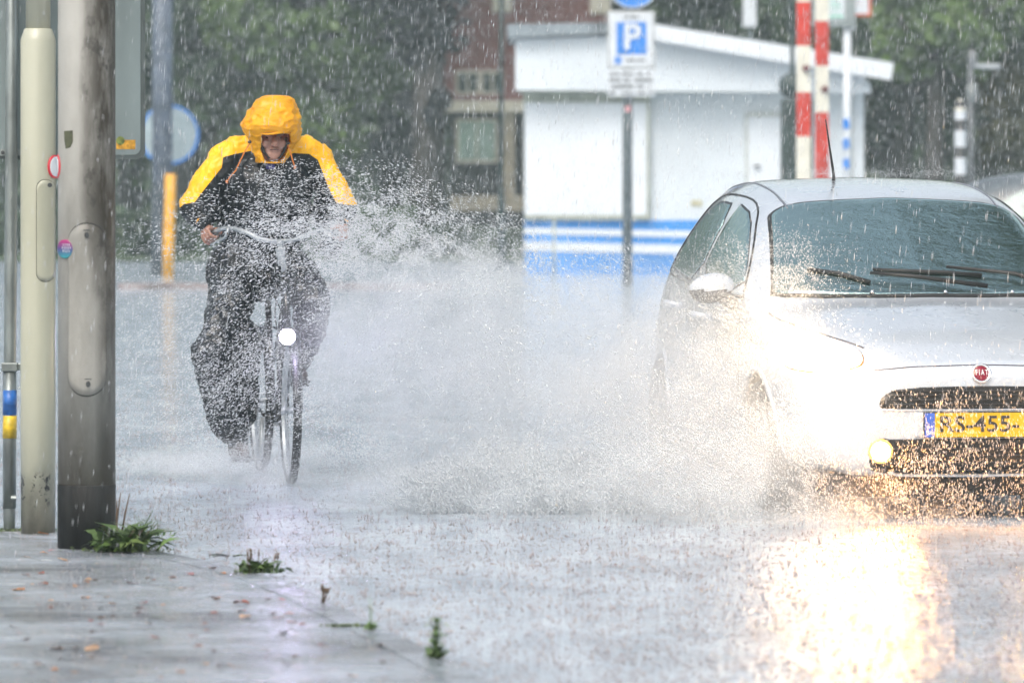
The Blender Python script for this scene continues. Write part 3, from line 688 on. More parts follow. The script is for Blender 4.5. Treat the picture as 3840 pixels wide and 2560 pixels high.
z = Lr(0, 572).z + o2.z - o3.z
mb = MB(); mb.box((x0 + .02, -.02, z - .014), ((215 - 230) * Y3 / F, -.006, z + .014)); mb.build('mounting_rail', M_galv, t4)
mb = MB(); q = (12 - 230) * Y3 / F; mb.lathe([(0, .01), (.008, .01), (.008, 0), (0, 0)], 8, 0, Matrix.Translation((q, -.02, z)) @ Matrix.Rotation(R(90), 4, 'X')); mb.build('rail_bolt', M_dark, t4)
mb = MB(); mb.box(((436 - 230) * Y3 / F, -.0055, W(0, 560, Y3).z - o3.z), ((508 - 230) * Y3 / F, -.0042, W(0, 525, Y3).z - o3.z)); mb.build('orange_sticker', mat('orange_sticker', (.55, .28, .02), .5, var=.3, vscale=60), t4)
mb = MB(); mb.lathe([(0, .0005), (.018, .0005), (.018, 0), (0, 0)], 20, 0, Matrix.Translation(((452 - 230) * Y3 / F, -.006, W(0, 528, Y3).z - o3.z)) @ Matrix.Rotation(R(90), 4, 'X')); mb.build('green_sticker', mat('green_sticker', (.16, .2, .04), .5, var=.3, vscale=60), t4)
# ================================================================== SILVER CAR
PSI = R(9)
CO = Vector(((3680 - 1920) / 860.0, F / 860.0, 0))     # nose on the ground
def make_local(O, ang):
    cs, sn = math.cos(ang), math.sin(ang)
    def L(px, py, y):
        k = (px - 1920) / F
        x = (k * (O.y + y * cs) - O.x + y * sn) / (cs - k * sn)
        Yw = O.y + x * sn + y * cs
        return Vector((x, y, CH + (HY - py) / F * Yw))
    return L
CL = make_local(CO, PSI)
Mcar = Matrix.Translation(CO) @ Matrix.Rotation(PSI, 4, 'Z'); Mci = Mcar.inverted()
def pchip(xs, ys, xq):
    xs = np.asarray(xs, float); ys = np.asarray(ys, float); h = np.diff(xs); d = np.diff(ys) / h
    m = np.zeros_like(ys); m[0] = d[0]; m[-1] = d[-1]
    for i in range(1, len(ys) - 1):
        if d[i-1] * d[i] > 0: w1 = 2*h[i] + h[i-1]; w2 = h[i] + 2*h[i-1]; m[i] = (w1 + w2) / (w1 / d[i-1] + w2 / d[i])
    i = np.clip(np.searchsorted(xs, xq) - 1, 0, len(h) - 1); t = (xq - xs[i]) / h[i]
    return (ys[i]*(1+2*t)*(1-t)**2 + m[i]*h[i]*t*(1-t)**2 + ys[i+1]*t*t*(3-2*t) + m[i+1]*h[i]*t*t*(t-1))
def front(r, w, zb, zt, fl=0.0):
    return (r, [(0, zb), (.72*w, zb), (.94*w, zb+.07), (.985*w, .40), (w, .56), (.985*w, zt-.13-fl), (.86*w, zt-.055-fl*.6), (.48*w, zt-.010), (0, zt)])
ST = [
 (.000, [(0, .30), (.10, .30), (.20, .33), (.25, .42), (.25, .50), (.24, .55), (.18, .60), (.10, .62), (0, .625)]),
 (.012, [(0, .245), (.20, .245), (.36, .28), (.42, .40), (.43, .50), (.42, .57), (.33, .63), (.18, .650), (0, .655)]),
 (.04, [(0, .215), (.30, .215), (.50, .25), (.56, .40), (.565, .50), (.55, .59), (.45, .655), (.25, .68), (0, .688)]),
 front(.10, .665, .195, .722, .0),
 front(.19, .735, .18, .765, .0),
 front(.32, .787, .18, .812, .0),
 front(.50, .820, .18, .862),
 front(.72, .836, .18, .915),
 (.92, [(0, .18), (.60, .18), (.79, .25), (.828, .40), (.841, .56), (.832, .80), (.76, .885), (.42, .94), (0, .952)]),
 (1.10, [(0, .18), (.60, .18), (.79, .25), (.828, .40), (.843, .56), (.832, .86), (.72, .955), (.44, 1.030), (0, 1.045)]),
 (1.42, [(0, .18), (.60, .18), (.79, .25), (.83, .40), (.843, .56), (.825, .91), (.665, 1.12), (.44, 1.188), (0, 1.21)]),
 (1.72, [(0, .18), (.60, .18), (.79, .25), (.83, .40), (.843, .56), (.82, .93), (.612, 1.285), (.45, 1.345), (0, 1.368)]),
 (1.86, [(0, .18), (.60, .18), (.79, .25), (.83, .40), (.843, .56), (.82, .935), (.605, 1.33), (.45, 1.39), (0, 1.408)]),
 (2.15, [(0, .18), (.60, .18), (.79, .25), (.83, .40), (.843, .56), (.82, .945), (.60, 1.38), (.45, 1.438), (0, 1.455)]),
 (2.60, [(0, .18), (.60, .18), (.79, .25), (.83, .40), (.835, .57), (.80, .955), (.590, 1.405), (.44, 1.468), (0, 1.487)]),
 (3.10, [(0, .18), (.60, .18), (.79, .25), (.83, .40), (.815, .58), (.765, .97), (.56, 1.38), (.43, 1.45), (0, 1.470)]),
 (3.55, [(0, .20), (.60, .20), (.77, .27), (.81, .40), (.785, .60), (.73, .98), (.53, 1.31), (.41, 1.385), (0, 1.405)]),
 (3.78, [(0, .24), (.55, .24), (.72, .30), (.76, .42), (.74, .62), (.68, .98), (.49, 1.20), (.38, 1.27), (0, 1.29)]),
 (3.93, [(0, .28), (.5, .28), (.66, .33), (.70, .44), (.72, .62), (.68, .90), (.48, 1.00), (.34, 1.03), (0, 1.04)]),
 (4.02, [(0, .33), (.35, .33), (.50, .37), (.55, .46), (.56, .60), (.52, .74), (.36, .80), (.25, .82), (0, .825)]),
]
def car_body():
    A = np.array([[p for p in pts] for _, pts in ST]); rr = np.array([r for r, _ in ST]); n, m, _ = A.shape
    ti = np.concatenate([np.linspace(i, i + 1, 7)[:-1] for i in range(n - 1)] + [[n - 1]])
    ui = np.concatenate([np.linspace(i, i + 1, 7)[:-1] for i in range(m - 1)] + [[m - 1]])
    B = np.zeros((len(ti), m, 2))
    for j in range(m):
        for k in range(2): B[:, j, k] = pchip(np.arange(n), A[:, j, k], ti)
    rq = pchip(np.arange(n), rr, ti)
    C = np.zeros((len(ti), len(ui), 2))
    for i in range(len(ti)):
        for k in range(2): C[i, :, k] = pchip(np.arange(m), B[i, :, k], ui)
    V = []; Fc = []; nu = len(ui); row = 2 * nu - 1
    for i in range(len(ti)):
        L_ = [(-C[i, j, 0], rq[i], C[i, j, 1]) for j in range(nu)]
        Rr = [(C[i, j, 0], rq[i], C[i, j, 1]) for j in range(nu - 2, -1, -1)]
        V += L_ + Rr
    for i in range(len(ti) - 1):
        for j in range(row - 1):
            a = i * row + j; Fc.append((a, a + 1, a + row + 1, a + row))
    Fc.append(tuple(range(row))[::-1]); e = (len(ti) - 1) * row; Fc.append(tuple(e + k for k in range(row)))
    return V, Fc
V, Fc = car_body()
bm = bmesh.new(); me = meshdata('body', V, Fc); bm.from_mesh(me)
bmesh.ops.remove_doubles(bm, verts=bm.verts, dist=1e-5); bmesh.ops.recalc_face_normals(bm, faces=bm.faces)
bmesh.ops.smooth_vert(bm, verts=[v for v in bm.verts if v.co.y < .6], factor=.4, use_axis_x=True, use_axis_y=True, use_axis_z=True)
bm_full = BVHTree.FromBMesh(bm)
kill = []
for f in bm.faces:
    c_ = f.calc_center_median()
    for ax in (.80, 3.31):
        if abs(c_.x) > .5 and (c_.y - ax) ** 2 + (c_.z - .30) ** 2 < .335 ** 2: kill.append(f); break
bmesh.ops.delete(bm, geom=kill, context='FACES')
bm.to_mesh(me); bm.free(); me.polygons.foreach_set('use_smooth', [True] * len(me.polygons))
def m_paint():
    b = NB('silver_white_paint'); v = b.coords('Object')
    b.b.inputs['Base Color'].default_value = (.57, .61, .66, 1); b.b.inputs['Metallic'].default_value = .25
    b.b.inputs['Coat Weight'].default_value = 1; b.b.inputs['Coat Roughness'].default_value = .04
    b.l(b.ramp(b.noise(v, 2.5, 3), [(.3, (.22,) * 3), (.7, (.34,) * 3)]), b.b.inputs['Roughness'])
    vo = b.n('ShaderNodeTexVoronoi'); vo.inputs['Scale'].default_value = 62; b.l(v, vo.inputs['Vector'])
    sel = b.ramp(b.noise(v, 38, 2), [(.40, (0,) * 3), (.72, (1,) * 3)])
    dr = b.math('MULTIPLY', b.ramp(vo.outputs['Distance'], [(0, (1,) * 3), (.30, (.7,) * 3), (.42, (0,) * 3)]), sel)
    b.l(b.bump(b.math('ADD', dr, b.math('MULTIPLY', b.noise(v, 120, 3), .15)), .35, .003), b.b.inputs['Normal'])
    b.l(b.bump(b.math('ADD', dr, b.math('MULTIPLY', b.noise(v, 120, 3), .12)), .5, .003), b.b.inputs['Coat Normal'])
    return b.m
M_paint = m_paint()
car = empty('silver_car', CO, 'silver hatchback with lit headlight throwing up a sheet of puddle water', 'car', PSI)
body = obj('body', me, M_paint, car)
M_black = mat('black_plastic', (.018, .018, .018), .45, var=.2)
M_chrome = mat('chrome', (.75, .75, .76), .12, metal=1., var=.03)
def m_wetglass(name, tint, rough=.03):
    b = NB(name); v = b.coords('Object')
    b.b.inputs['Base Color'].default_value = (*tint, 1); b.b.inputs['Roughness'].default_value = rough
    b.b.inputs['Specular IOR Level'].default_value = .5; b.b.inputs['IOR'].default_value = 5.5; b.b.inputs['Specular Tint'].default_value = (.74, 1, .97, 1)
    b.b.inputs['Coat Weight'].default_value = .6; b.b.inputs['Coat Roughness'].default_value = .02
    # water running in ragged streaks across the glass
    st = b.noise(b.coords('Object', (1.6, 3.5, 3.5)), 3.4, 6, .66)
    fine = b.noise(v, 70, 3)
    h = b.math('ADD', b.math('MULTIPLY', st, 2.2), b.math('MULTIPLY', fine, .16))
    bp = b.bump(h, .7, .009); b.l(bp, b.b.inputs['Normal']); b.l(bp, b.b.inputs['Coat Normal'])
    return b.m
M_wglass = m_wetglass('wet_windscreen', (.012, .022, .018))
M_sglass = m_wetglass('wet_side_glass', (.02, .03, .026))
cam_l = Mci @ Vector((0, 0, CH))
def cast_px(px, py):
    p = Mci @ W(px, py, 30.0); d = (p - cam_l).normalized()
    h = bm_full.ray_cast(cam_l, d)
    return h[0], h[1]
def cast_front(x, z): h = bm_full.ray_cast(Vector((x, -1, z)), Vector((0, 1, 0))); return h[0], h[1]
def dense(poly, step):
    out = []
    for i, p in enumerate(poly):
        q = poly[(i + 1) % len(poly)]; n = max(1, int(math.hypot(q[0]-p[0], q[1]-p[1]) / step))
        out += [(p[0] + (q[0]-p[0]) * k / n, p[1] + (q[1]-p[1]) * k / n) for k in range(n)]
    return out
def smoothpoly(poly, it=2):
    for _ in range(it):
        out = []
        for i, p in enumerate(poly):
            q = poly[(i+1) % len(poly)]; out += [(.75*p[0]+.25*q[0], .75*p[1]+.25*q[1]), (.25*p[0]+.75*q[0], .25*p[1]+.75*q[1])]
        poly = out
    return poly
def conform(name, poly, cast, m, parent, off=.004, step=12, K=14, sm=1, thick=.0):
    P = dense(smoothpoly(poly, sm) if sm else poly, step); c0 = np.mean(P, 0); V = []; N = len(P); bad = None
    for k in range(K + 1):
        f = 1 - k / K
        for p in P:
            x = c0[0] + (p[0] - c0[0]) * f; y = c0[1] + (p[1] - c0[1]) * f
            h, nn = cast(x, y)
            if h is None: h, nn = bad if bad else (Vector((0, 0, 0)), Vector((0, -1, 0)))
            bad = (h, nn); V.append(h + nn * off)
    Fc = [(k*N+i, k*N+(i+1) % N, (k+1)*N+(i+1) % N, (k+1)*N+i) for k in range(K) for i in range(N)]
    o = len(V)
    for i in range(N):   # edge skirt back to the body
        h, nn = cast(*P[i]); V.append((h - nn * .003) if h else V[i])
    Fc += [(i, o+i, o+(i+1) % N, (i+1) % N) for i in range(N)]
    me = meshdata(name, V, Fc); bm = bmesh.new(); bm.from_mesh(me); bmesh.ops.remove_doubles(bm, verts=bm.verts, dist=1e-5); bmesh.ops.recalc_face_normals(bm, faces=bm.faces); bm.to_mesh(me); bm.free()
    me.polygons.foreach_set('use_smooth', [True] * len(me.polygons))
    return obj(name, me, m, parent)
def mirror(o, name=None):
    me = o.data.copy(); me.transform(Matrix.Scale(-1, 4, (1, 0, 0)));  me.flip_normals()
    n = bpy.data.objects.new(name or o.name.split('.')[0], me); COL.objects.link(n); n.parent = o.parent; return n
def seam(name, pts, cast, rad, m, parent, off=.0015, closed=False, step=10):
    P = []
    for i in range(len(pts) - (0 if closed else 1)):
        p, q = pts[i], pts[(i+1) % len(pts)]; n = max(1, int(math.hypot(q[0]-p[0], q[1]-p[1]) / step))
        for k in range(n): P.append((p[0] + (q[0]-p[0])*k/n, p[1] + (q[1]-p[1])*k/n))
    if not closed: P.append(pts[-1])
    H = [cast(*p) for p in P]; H = [h[0] + h[1] * off for h in H if h[0] is not None]
    mb = MB(); mb.tube(H, rad, 6, closed=closed); return mb.build(name, m, parent, smooth=True)
# windscreen, symmetric about the centre line: cast from the front onto the sloping face
def cast_top(x, y): h = bm_full.ray_cast(Vector((x, y, 3)), Vector((0, 0, -1))); return h[0], h[1]
ws = [(-.705, 1.07), (-.67, 1.22), (-.605, 1.55), (-.582, 1.70), (-.572, 1.738), (-.54, 1.756), (-.48, 1.764), (-.25, 1.775), (0, 1.782), (.25, 1.775), (.48, 1.764), (.54, 1.756), (.572, 1.738), (.582, 1.70), (.605, 1.55), (.67, 1.22), (.705, 1.07), (.5, .985), (.25, .955), (0, .945), (-.25, .955), (-.5, .985)]
def grow(poly, g):
    c0 = np.mean(poly, 0); return [(p[0] + g * np.sign(p[0] - c0[0]) * min(1, abs(p[0]-c0[0]) / .3), p[1] + g * np.sign(p[1] - c0[1]) * min(1, abs(p[1]-c0[1]) / .2)) for p in poly]
conform('windscreen_seal', grow(ws, .018), cast_top, M_black, car, .002, .04, 10, 1)
wsc = conform('windscreen', ws, cast_top, M_wglass, car, .005, .03, 22, 1)
# side windows (right-hand side of the car = left in the picture), cast sideways
def cast_side(y, z): h = bm_full.ray_cast(Vector((-2, y, z)), Vector((1, 0, 0))); return h[0], h[1]
fw = [(1.30, .965), (1.62, 1.16), (1.90, 1.31), (2.16, 1.35), (2.21, 1.35), (2.27, .985)]
rw = [(2.36, .99), (2.29, 1.35), (2.75, 1.365), (3.05, 1.32), (3.28, 1.20), (3.40, 1.06), (3.38, 1.035)]
for pl in (fw, rw):
    a = conform('side_window_seal', grow(pl, .012), cast_side, M_black, car, .002, .04, 8, 1); mirror(a)
    a = conform('side_window', pl, cast_side, M_sglass, car, .004, .04, 12, 1); mirror(a)
q = [(1.24, .93), (1.72, 1.255), (1.95, 1.365), (2.3, 1.40), (2.8, 1.405), (3.15, 1.355), (3.42, 1.17), (3.50, 1.02)]
for _ in range(2): q = [q[0]] + [w_ for i_ in range(len(q)-1) for w_ in ((.75*q[i_][0]+.25*q[i_+1][0], .75*q[i_][1]+.25*q[i_+1][1]), (.25*q[i_][0]+.75*q[i_+1][0], .25*q[i_][1]+.75*q[i_+1][1]))] + [q[-1]]
a = seam('door_frame_seam', q, cast_side, .006, M_black, car, .0, step=.04); mirror(a)
for q in ([(1.22, .92), (1.18, .70), (1.20, .25)], [(2.32, .95), (2.32, .6), (2.30, .25)], [(3.36, .98), (3.30, .85), (3.08, .6), (2.98, .36)], [(1.2, .24), (3.0, .24)]):
    a = seam('door_seam', q, cast_side, .003, M_black, car, -.001, step=.04); mirror(a)
for ax in (.80, 3.31):
    a = seam('wheel_arch_lip', [(ax + .335 * math.cos(t_), .30 + .335 * math.sin(t_)) for t_ in np.linspace(-.30, math.pi + .30, 30)], cast_side, .014, M_paint, car, -.002, step=.05); mirror(a)
a = seam('belt_line', [(1.26, .945), (2.3, .965), (3.42, 1.01)], cast_side, .008, M_black, car, .002, step=.05); mirror(a)
# door handles
for y0, z0 in ((2.17, .835), (3.10, .865)):
    h, nn = cast_side(y0, z0)
    mb = MB(); mb.tube([h + Vector((.004, -.095, 0)), h + Vector((-.028, -.07, .004)), h + Vector((-.036, 0, .006)), h + Vector((-.028, .07, .004)), h + Vector((.004, .095, 0))], [.012, .017, .018, .017, .012], 12)
    a = mb.build('door_handle', M_paint, car, smooth=True); mirror(a)
# roof seams, hood shut lines
a = seam('roof_seam', [(-.50, 1.73), (-.505, 1.9), (-.50, 2.3), (-.485, 2.9), (-.46, 3.5)], cast_top, .006, mat('roof_seam_grey', (.16, .17, .2), .4), car, .0, step=.04); mirror(a)
M_seam = mat('seam_dark', (.05, .04, .05), .6)
a = seam('bonnet_seam', [(-.76, .90), (-.74, .72), (-.68, .52), (-.58, .34), (-.48, .20)], cast_top, .004, M_seam, car, -.0005, step=.03); mirror(a)
seam('bonnet_front_seam', [(-.47, .655), (-.3, .670), (0, .678), (.3, .670), (.47, .655)], cast_front, .0035, M_seam, car, -.0005, step=.03)
# front details cast from straight ahead
grille = conform('upper_grille', [(-.455, .50), (-.44, .545), (-.36, .580), (0, .588), (.36, .580), (.44, .545), (.455, .50), (.43, .487), (0, .487), (-.43, .487)], cast_front, M_black, car, .003, .02, 8, 1)
for z in (.508, .528, .548, .566):
    seam('grille_bar', [(-.40, z), (0, z), (.40, z)], cast_front, .0035, mat('grille_bar', (.03, .03, .03), .3), grille, .006, step=.05)
seam('grille_lip', [(-.44, .484), (0, .482), (.44, .484)], cast_front, .006, M_chrome, car, .001, step=.05)
low = conform('lower_intake', [(-.47, .20), (-.50, .28), (-.47, .355), (-.30, .358), (0, .358), (.30, .358), (.47, .355), (.50, .28), (.47, .20), (0, .196)], cast_front, M_black, car, .003, .02, 10, 1)
for z in (.225, .255, .285, .315):
    seam('intake_bar', [(-.44, z), (0, z), (.44, z)], cast_front, .004, bpy.data.materials['grille_bar'], low, .007, step=.05)
seam('bumper_lip', [(-.40, .218), (-.36, .205), (0, .200), (.36, .205), (.40, .218)], cast_front, .010, M_paint, car, .006, step=.04)
mb = MB(); mb.box((-.70, .12, .10), (.70, .55, .21)); mb.build('under_tray', M_black, car, bevel=.03)
# plate
plh = [(-.262, .475), (.262, .475), (.262, .362), (-.262, .362)]
h, nn = cast_front(-.1, .42)
py_ = -.022
mb = MB(); mb.box((-.262, py_, .362), (.262, py_ + .012, .475)); plate = mb.build('number_plate', mat('plate_frame', (.02, .02, .02), .4), car)
mb = MB(); mb.box((-.213, py_ - .003, .366), (.258, py_ + .001, .471)); mb.build('yellow_field', mat('plate_yellow', (.62, .39, .012), .4, var=.04), plate)
mb = MB(); mb.box((-.258, py_ - .003, .366), (-.2135, py_ + .001, .471)); mb.build('blue_strip', mat('plate_blue', (.06, .14, .55), .4, var=.1, vscale=30), plate)
me = textmesh('RS-455-', .098, .001, .0012, 1.0); xs = [v.co.x for v in me.vertices]; wid = max(xs) - min(xs); xm = min(xs)
k = .352 / wid
for v in me.vertices: v.co.x = (v.co.x - xm) * k
tx = obj('plate_characters', me, mat('plate_black', (.03, .03, .03), .5), plate); tx.location = (-.190, py_ - .005, .419)
me = textmesh('NL', .026, .001, .0); tx = obj('country_letters', me, M_signwhite, plate); tx.location = (-.236, py_ - .005, .385)
mb = MB(); mb.box((-.30, -.012, .365), (.30, .05, .474)); mb.build('plate_recess', M_paint, car, bevel=.01)
# badge
h, nn = cast_front(0, .640)
rot = nn.to_track_quat('Z', 'Y').to_matrix().to_4x4(); Mb = Matrix.Translation(h) @ rot
mb = MB(); mb.lathe([(0, .004), (.034, .006), (.040, .012), (.045, .008), (.046, -.004), (0, -.004)], 40, 0, Mb); bd = mb.build('badge', M_chrome, car, smooth=True)
mb = MB(); mb.lathe([(0, .0125), (.031, .0115), (.034, .008), (.034, 0), (0, 0)], 40, 0, Mb); mb.build('badge_field', mat('badge_red', (.22, .01, .03), .25, var=.1), bd, smooth=True)
me = textmesh('F I A T', .030, .0008, .0004, .66)
for v in me.vertices: v.co.z *= 1.15
tx = obj('badge_letters', me, mat('badge_letter', (.8, .8, .8), .3), bd); tx.location = h + nn * .0145 + Vector((0, 0, 0)); tx.rotation_euler = (R(8) * 0 - math.asin(max(-1, min(1, nn.z))), 0, 0)
# headlamps: lens + two reflectors + lit bulbs, cast along the camera-independent forward diagonal
def cast_diag(a, z):
    d = Vector((.45, .80, -.40)).normalized(); side = Vector((.80, -.45, 0)).normalized(); up = side.cross(d).normalized()
    o = Vector((-.66, .33, .69)) - d * 1.5 + side * a + up * z
    h = bm_full.ray_cast(o, d); return h[0], h[1]
hl = [(.235, -.085), (.245, -.03), (.19, .035), (.05, .10), (-.12, .155), (-.26, .17), (-.24, .10), (-.17, -.01), (-.05, -.085), (.10, -.115)]
M_lens2 = NB('headlamp_lens'); M_lens2.b.inputs['Base Color'].default_value = (.75, .78, .8, 1); M_lens2.b.inputs['Roughness'].default_value = .08
M_lens2.b.inputs['Emission Color'].default_value = (1, .86, .66, 1); M_lens2.b.inputs['Emission Strength'].default_value = 3.0; M_lens2 = M_lens2.m
M_amber = mat('amber_indicator', (.55, .24, .05), .2, var=.1)
M_bulb = mat('lit_bulb', (1, .95, .85), .3, emit=((1, .66, .32), 110))
def headlamp(lit):
    a = conform('headlamp_edge', grow(hl, .010), cast_diag, M_amber, car, .003, .03, 6, 2)
    b_ = conform('headlamp_lens', hl, cast_diag, M_lens2, car, .006, .03, 10, 2)
    return a, b_
ha, hb = headlamp(True); mirror(ha); hb2 = mirror(hb)
def disc_on(cast, x, z, r, m, name, parent, off, dome=.012):
    h, nn = cast(x, z); Md = Matrix.Translation(h + nn * off) @ nn.to_track_quat('Z', 'Y').to_matrix().to_4x4()
    mb = MB(); mb.lathe([(0, dome), (r*.5, dome*.85), (r*.85, dome*.4), (r, 0), (r, -.01), (0, -.01)], 28, 0, Md); return mb.build(name, m, parent, smooth=True), h, nn
for (a, z, r) in ((.09, -.025, .062), (-.07, .05, .06)):
    bo, h, nn = disc_on(cast_diag, a, z, r, M_bulb, 'headlamp_reflector', hb, .006)
    m2 = mirror(bo); m2.parent = hb2
# fog lamps
fh = (-.445, .305)
conform('fog_recess', circle2(fh[0] + .012, fh[1], .066, .056), cast_front, M_black, car, .004, .02, 6, 0)
fo, fhit, fnn = disc_on(cast_front, fh[0], fh[1], .047, mat('lit_fog_lamp', (1, .9, .7), .3, emit=((1, .50, .08), 13)), 'fog_lamp', car, .008, .016)
Md = Matrix.Translation(fhit + fnn * .008) @ fnn.to_track_quat('Z', 'Y').to_matrix().to_4x4()
mb = MB(); mb.lathe([(.044, .002), (.046, .008), (.052, .005), (.054, -.006)], 28, 0, Md, False); fr_ = mb.build('fog_lamp_glow_ring', mat('fog_edge_glow', (.9, .5, .1), .3, emit=((1, .52, .14), 1.0)), car, smooth=True); mirror(fr_); mirror(fo)  # added emissive ring standing in for the amber glow at the lamp's edge
# mirrors
mb = MB()
q = CL(2668, 1078, 1.32)
me = bpy.data.meshes.new('mirror'); bmm = bmesh.new(); bmesh.ops.create_uvsphere(bmm, u_segments=28, v_segments=18, radius=1)
for v in bmm.verts:
    v.co.x *= .105; v.co.z *= .066 if v.co.z > 0 else .072; v.co.y *= .07 if v.co.y < 0 else .03
    v.co.z += .012 * (v.co.x / .105)
    v.co += q
bmm.to_mesh(me); bmm.free(); me.polygons.foreach_set('use_smooth', [True] * len(me.polygons))
# lower half darker
me.materials.append(M_paint); me.materials.append(M_black)
for p in me.polygons:
    if p.center.z < q.z - .012: p.material_index = 1
mi = obj('door_mirror', me, None, car); mirror(mi)
mb = MB(); mb.tube([q + Vector((.05, 0, -.045)), q + Vector((.10, .0, -.075)), Vector((-.80, 1.33, q.z - .09))], [.03, .028, .035], 12); a = mb.build('mirror_arm', M_black, mi, smooth=True); a2 = mirror(a); 
# wipers
def wiper(pts, blade, nm='wiper_arm'):
    H = [q_ for q_ in (cast_px(*p) for p in pts) if q_[0] is not None]; mb = MB(); mb.tube([h + n_ * .035 for h, n_ in H], [.011, .010, .007][:len(H)] if len(H) == 3 else .009, 8); a = mb.build(nm, M_black, car, smooth=True)
    H = [q_ for q_ in (cast_px(*p) for p in blade) if q_[0] is not None]; mb = MB(); mb.tube([h + n_ * .014 for h, n_ in H], .010, 8); mb.build('wiper_blade', M_black, a, smooth=True)
wiper([(3700, 1098), (3420, 1060), (3260, 1048)], [(3030, 1020), (3150, 1036), (3262, 1068)])
wiper([(3935, 1100), (3800, 1050), (3545, 1025)], [(3272, 1022), (3400, 1027), (3545, 1032), (3680, 1042)])
# cowl
seam('cowl', [(-.66, 1.03), (-.5, .965), (-.25, .935), (0, .925), (.25, .935), (.5, .965), (.66, 1.03)], cast_top, .014, M_black, car, .002, step=.04)
for px in (3270, 3545, 3795):
    h, nn = cast_px(px, 1106); mb = MB(); mb.lathe([(0, .02), (.008, .018), (.014, 0), (0, 0)], 10, 0, Matrix.Translation(h + nn * .004)); mb.build('washer_jet', M_chrome, car, smooth=True)
# aerial
mb = MB(); b0 = CL(3126, 664, 2.35); b0 = cast_top(b0.x, b0.y)[0]; tip = CL(3096, 448, 2.15)
k = CL(3126, 660, b0.y); b0 = cast_top(k.x, b0.y)[0]; mb.tube([b0 - Vector((0, 0, .01)), b0 + Vector((0, 0, .03)), tip], [.010, .007, .0028], 8); mb.build('aerial', M_black, car, smooth=True)
# wheels
M_tyre = mat('tyre_rubber', (.02, .02, .021), .55, var=.2)
M_rim = mat('alloy_rim', (.42, .43, .45), .3, metal=.8, var=.1)
def wheel(x, y):
    s_ = -1 if x < 0 else 1
    Mx = Matrix.Translation((x, y, .30)) @ Matrix.Rotation(R(90) * s_, 4, 'Y')
    mb = MB(); mb.lathe([(.20, -.095), (.285, -.095), (.30, -.07), (.302, 0), (.30, .07), (.285, .095), (.20, .095)], 48, 0, Mx, False); ty = mb.build('tyre', M_tyre, None, smooth=True)
    wh = bpy.data.objects.new('wheel', ty.data); COL.objects.link(wh); wh.parent = car; bpy.data.objects.remove(ty)
    mb = MB(); mb.lathe([(.205, -.09), (.205, .088), (.19, .092), (.185, .05), (.05, .06), (.05, .085), (0, .085)], 40, 0, Mx)
    for k in range(5):
        a = 2*math.pi*k/5; A = Mx @ Matrix.Rotation(a, 4, 'Z')
        mb.box((.03, -.03, .055), (.195, .03, .085), 0, A)
    mb.build('rim', M_rim, wh, smooth=False)
for x in (-.725, .725):
    for y in (.80, 3.31): wheel(x, y)
mb = MB(); 
for x in (-.60, .60):
    for y in (.80, 3.31):
        mb.lathe([(.34, -.14), (.34, .14), (0, .14)], 28, 0, Matrix.Translation((x * .95, y, .30)) @ Matrix.Rotation(R(-90) * (1 if x > 0 else -1), 4, 'Y'))
mb.build('wheel_arch_liner', M_black, car)
# lamps
def lamp(name, loc, power, spot=True, col=(1, .44, .11), size=.06, aim=None, cone=70, blend=.6):
    l_ = bpy.data.lights.new(name, 'SPOT' if spot else 'POINT'); l_.energy = power; l_.color = col; l_.shadow_soft_size = size
    if spot: l_.spot_size = R(cone); l_.spot_blend = blend
    o = bpy.data.objects.new(name, l_); COL.objects.link(o); o.parent = car; o.location = loc
    if aim is not None: o.rotation_euler = (Vector(aim) - Vector(loc)).to_track_quat('-Z', 'Y').to_euler()
    return o
lamp('headlamp_beam', (-.60, .02, .66), 26, aim=(-.75, -6, .25), cone=95, col=(1, .58, .24))
lamp('headlamp_beam', (.60, .02, .66), 26, aim=(.75, -6, .25), cone=95, col=(1, .52, .18))
lamp('headlamp_glow', (-.70, .0, .69), 10, spot=False, col=(1, .74, .50))
lamp('headlamp_glow', (.70, .0, .69), 10, spot=False, col=(1, .74, .50))
lamp('fog_beam', (fh[0], -.06, fh[1]), 44, aim=(fh[0], -4, .0), cone=120, size=.05, col=(1, .40, .07))
lamp('fog_beam', (-fh[0], -.06, fh[1]), 100, aim=(-fh[0], -4, .0), cone=120, size=.05, col=(1, .38, .06))

# ---- grey car far right, edge of frame
YG = 55.0; go = Vector(((4330 - 1920) / F * YG, YG, 0))
gc = empty('grey_car', go, 'blurred grey car parked at the right edge behind the banded post', 'car', R(80))
import copy as _c
ST2 = ST
me2 = me_full = meshdata('body', V, Fc)
bm = bmesh.new(); me2 = meshdata('body', *car_body()); me2.polygons.foreach_set('use_smooth', [True] * len(me2.polygons)); bm.free()
for v in me2.vertices: v.co.y -= 1.9; v.co.z = v.co.z * .965
obj('body', me2, mat('grey_paint', (.10, .12, .135), .3, coat=.4), gc)
for sgn in (-1, 1):
    for pl in (fw, rw):
        P = [(y, z) for y, z in smoothpoly(grow(pl, .01), 1)]; vs = []
        for y, z in P:
            h, nn = cast_side(y, z); vs.append(Vector((h.x * -sgn * 1.0, h.y - 1.9, h.z * .965)) + Vector((sgn * .008, 0, 0)))
        me3 = meshdata('side_window', vs, [tuple(range(len(vs)))]); obj('side_window', me3, mat('grey_car_glass', (.16, .24, .23), .1), gc)
vs = [Vector((h.x, h.y - 1.9, h.z * .965 + .006)) for h in (cast_top(x, y)[0] for x, y in smoothpoly(ws, 1))]
obj('windscreen', meshdata('windscreen', vs, [tuple(range(len(vs)))]), bpy.data.materials['grey_car_glass'], gc)
